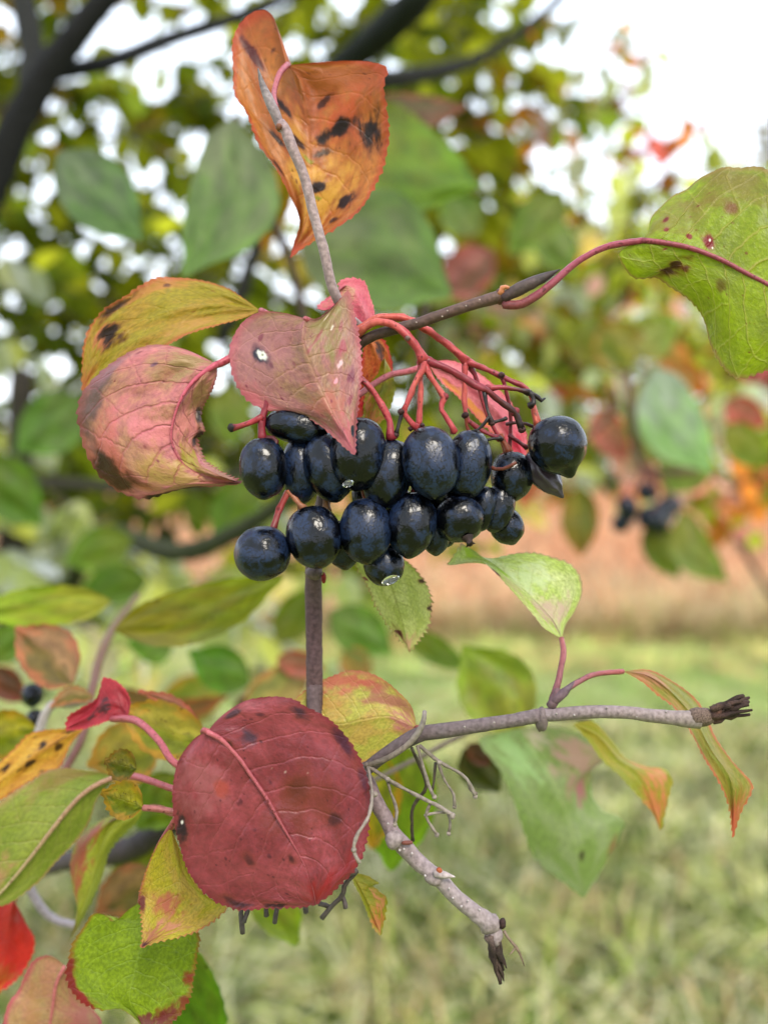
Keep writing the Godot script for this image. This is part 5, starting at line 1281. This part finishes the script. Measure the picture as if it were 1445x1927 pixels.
		o.basis = o.basis * Basis.from_scale(Vector3(q[2] * 1.09, q[3] * 1.01, q[2] * 1.09) * k)
		var c := put(o, "berry_tip", calyx, M.bark)
		c.position = Vector3(0, -1.0 - [.06, .10, .08, .04, .30, .10, .30][q[8]] - .09, 0)
		c.scale = Vector3(1, q[2] / q[3], 1) * (1.5 if q[8] != 6 else .7)
	org = Vector3.ZERO
	# rain drops
	var drop := SphereMesh.new()
	drop.radius = .5
	drop.height = 1.0
	for q in [["b", 512, 462, -9.5, 20, 12, "small water drop on the large glossy berry under the pink leaf tip"], ["b", 672, 826, -4.5, 34, 16, "water drop hanging from the tip of the lowest berry"]]:
		var o := put(self, numbered("water_drop"), drop, M.water)
		var z: Array = ZONES[q[0]]
		o.position = at(z[0] + q[1] * z[2], z[1] + q[2] * z[2], FOCUS + q[3] * .001)
		o.scale = Vector3(q[4], q[5], q[5]) * FOCUS / FOCAL
		o.rotation.z = .35
		tag(o, q[6], "water drop")


func dry_stalks() -> void:
	org = Vector3.ZERO
	var a := Color(.52, .47, .42)
	var b := Color(.66, .61, .57)
	var t := thing("dry_berry_stalk", "bare grey branching fruit stalk drooping below the right-hand twig", "dry stalk", at(690, 1440, .2))
	org = t.position
	for q in [[[85, 750, 160, 802, 270, 862, 330, 892, 378, 922], [0, -2], [5.5, 5, 5, 5, 6], [a, b]], [[160, 802, 172, 850, 192, 910, 184, 955], [0, -1], [4.5, 4, 4, 5], [a, b]], [[262, 688, 280, 760, 302, 830, 318, 862], [0, 0], [4.5, 4.5, 4.5, 4.5], [a, b]], [[240, 695, 275, 770, 290, 830, 245, 900, 245, 1010], [2, 5], [4.5, 4.5, 4.5, 4, 4.5], [Color(.34, .30, .24)]],
		[[268, 688, 330, 740, 400, 778, 432, 808, 456, 858], [0, 1], [5, 4.5, 4.5, 4.5, 5], [a, b]], [[332, 745, 350, 800, 382, 850, 386, 892], [0, 1], [4, 3.5, 3.5, 4.5], [a, b]], [[322, 745, 318, 800, 308, 850], [1, 2], [3.5, 3.5, 3.5], [Color(.38, .34, .3)]], [[305, 880, 290, 925, 305, 955, 326, 988], [-1, -1], [4, 4, 4, 5], [a, b]], [[285, 925, 320, 915, 355, 915], [-1, -1], [4, 3.5, 3.5], [b]], [[362, 915, 372, 945, 366, 985], [-1, -1], [3.5, 3.5, 4.5], [b, a]],
		[[432, 808, 440, 840, 462, 850], [1, 1], [3, 3, 3.5], [a]], [[95, 760, 108, 850, 95, 930, 60, 985, 45, 1040, 66, 1085], [-4, -12, -12], [4, 4, 4.5, 4.5, 5, 4.5], [a, b, b]]]:
		var thin := []
		for r in q[2]:
			thin.append(r * .74)
		twig(t, "stalk", "7", q[0], q[1], thin, q[3], .26)
	for q in [[378, 924, 8, -2], [184, 955, 6, -1], [456, 860, 6, 1], [386, 894, 5.5, 1], [326, 990, 6, -1], [366, 985, 5.5, -1], [160, 802, 6.5, -1], [318, 862, 6, 0], [335, 745, 6.5, 0], [118, 852, 7, -2], [46, 1040, 6.5, -12]]:
		knob(t, "joint", "7", q[0], q[1], q[3], q[2] * .8, b)
	org = Vector3.ZERO
	var u := thing("dry_berry_stalk", "dark dead fruit stalk showing under the lower rim of the red leaf", "dry stalk", at(560, 1650, .205))
	org = u.position
	for q in [[500, 1200, 440, 1240, 400, 1262, 398, 1300, 404, 1385], [440, 1235, 425, 1290, 410, 1330], [560, 1180, 522, 1250, 520, 1302], [600, 1190, 572, 1265, 560, 1335], [690, 1180, 705, 1240, 712, 1285], [960, 1080, 900, 1150, 888, 1200, 832, 1258, 788, 1312], [888, 1200, 898, 1230, 906, 1262], [832, 1258, 800, 1245, 775, 1240], [690, 1000, 600, 1190, 500, 1200], [690, 1000, 690, 1180, 960, 1080]]:
		twig(u, "stalk", "6", q, [3, 2], [4.5, 4.5, 4.5, 5], [Color(.34, .30, .28), Color(.40, .36, .34)], .12)
	org = Vector3.ZERO
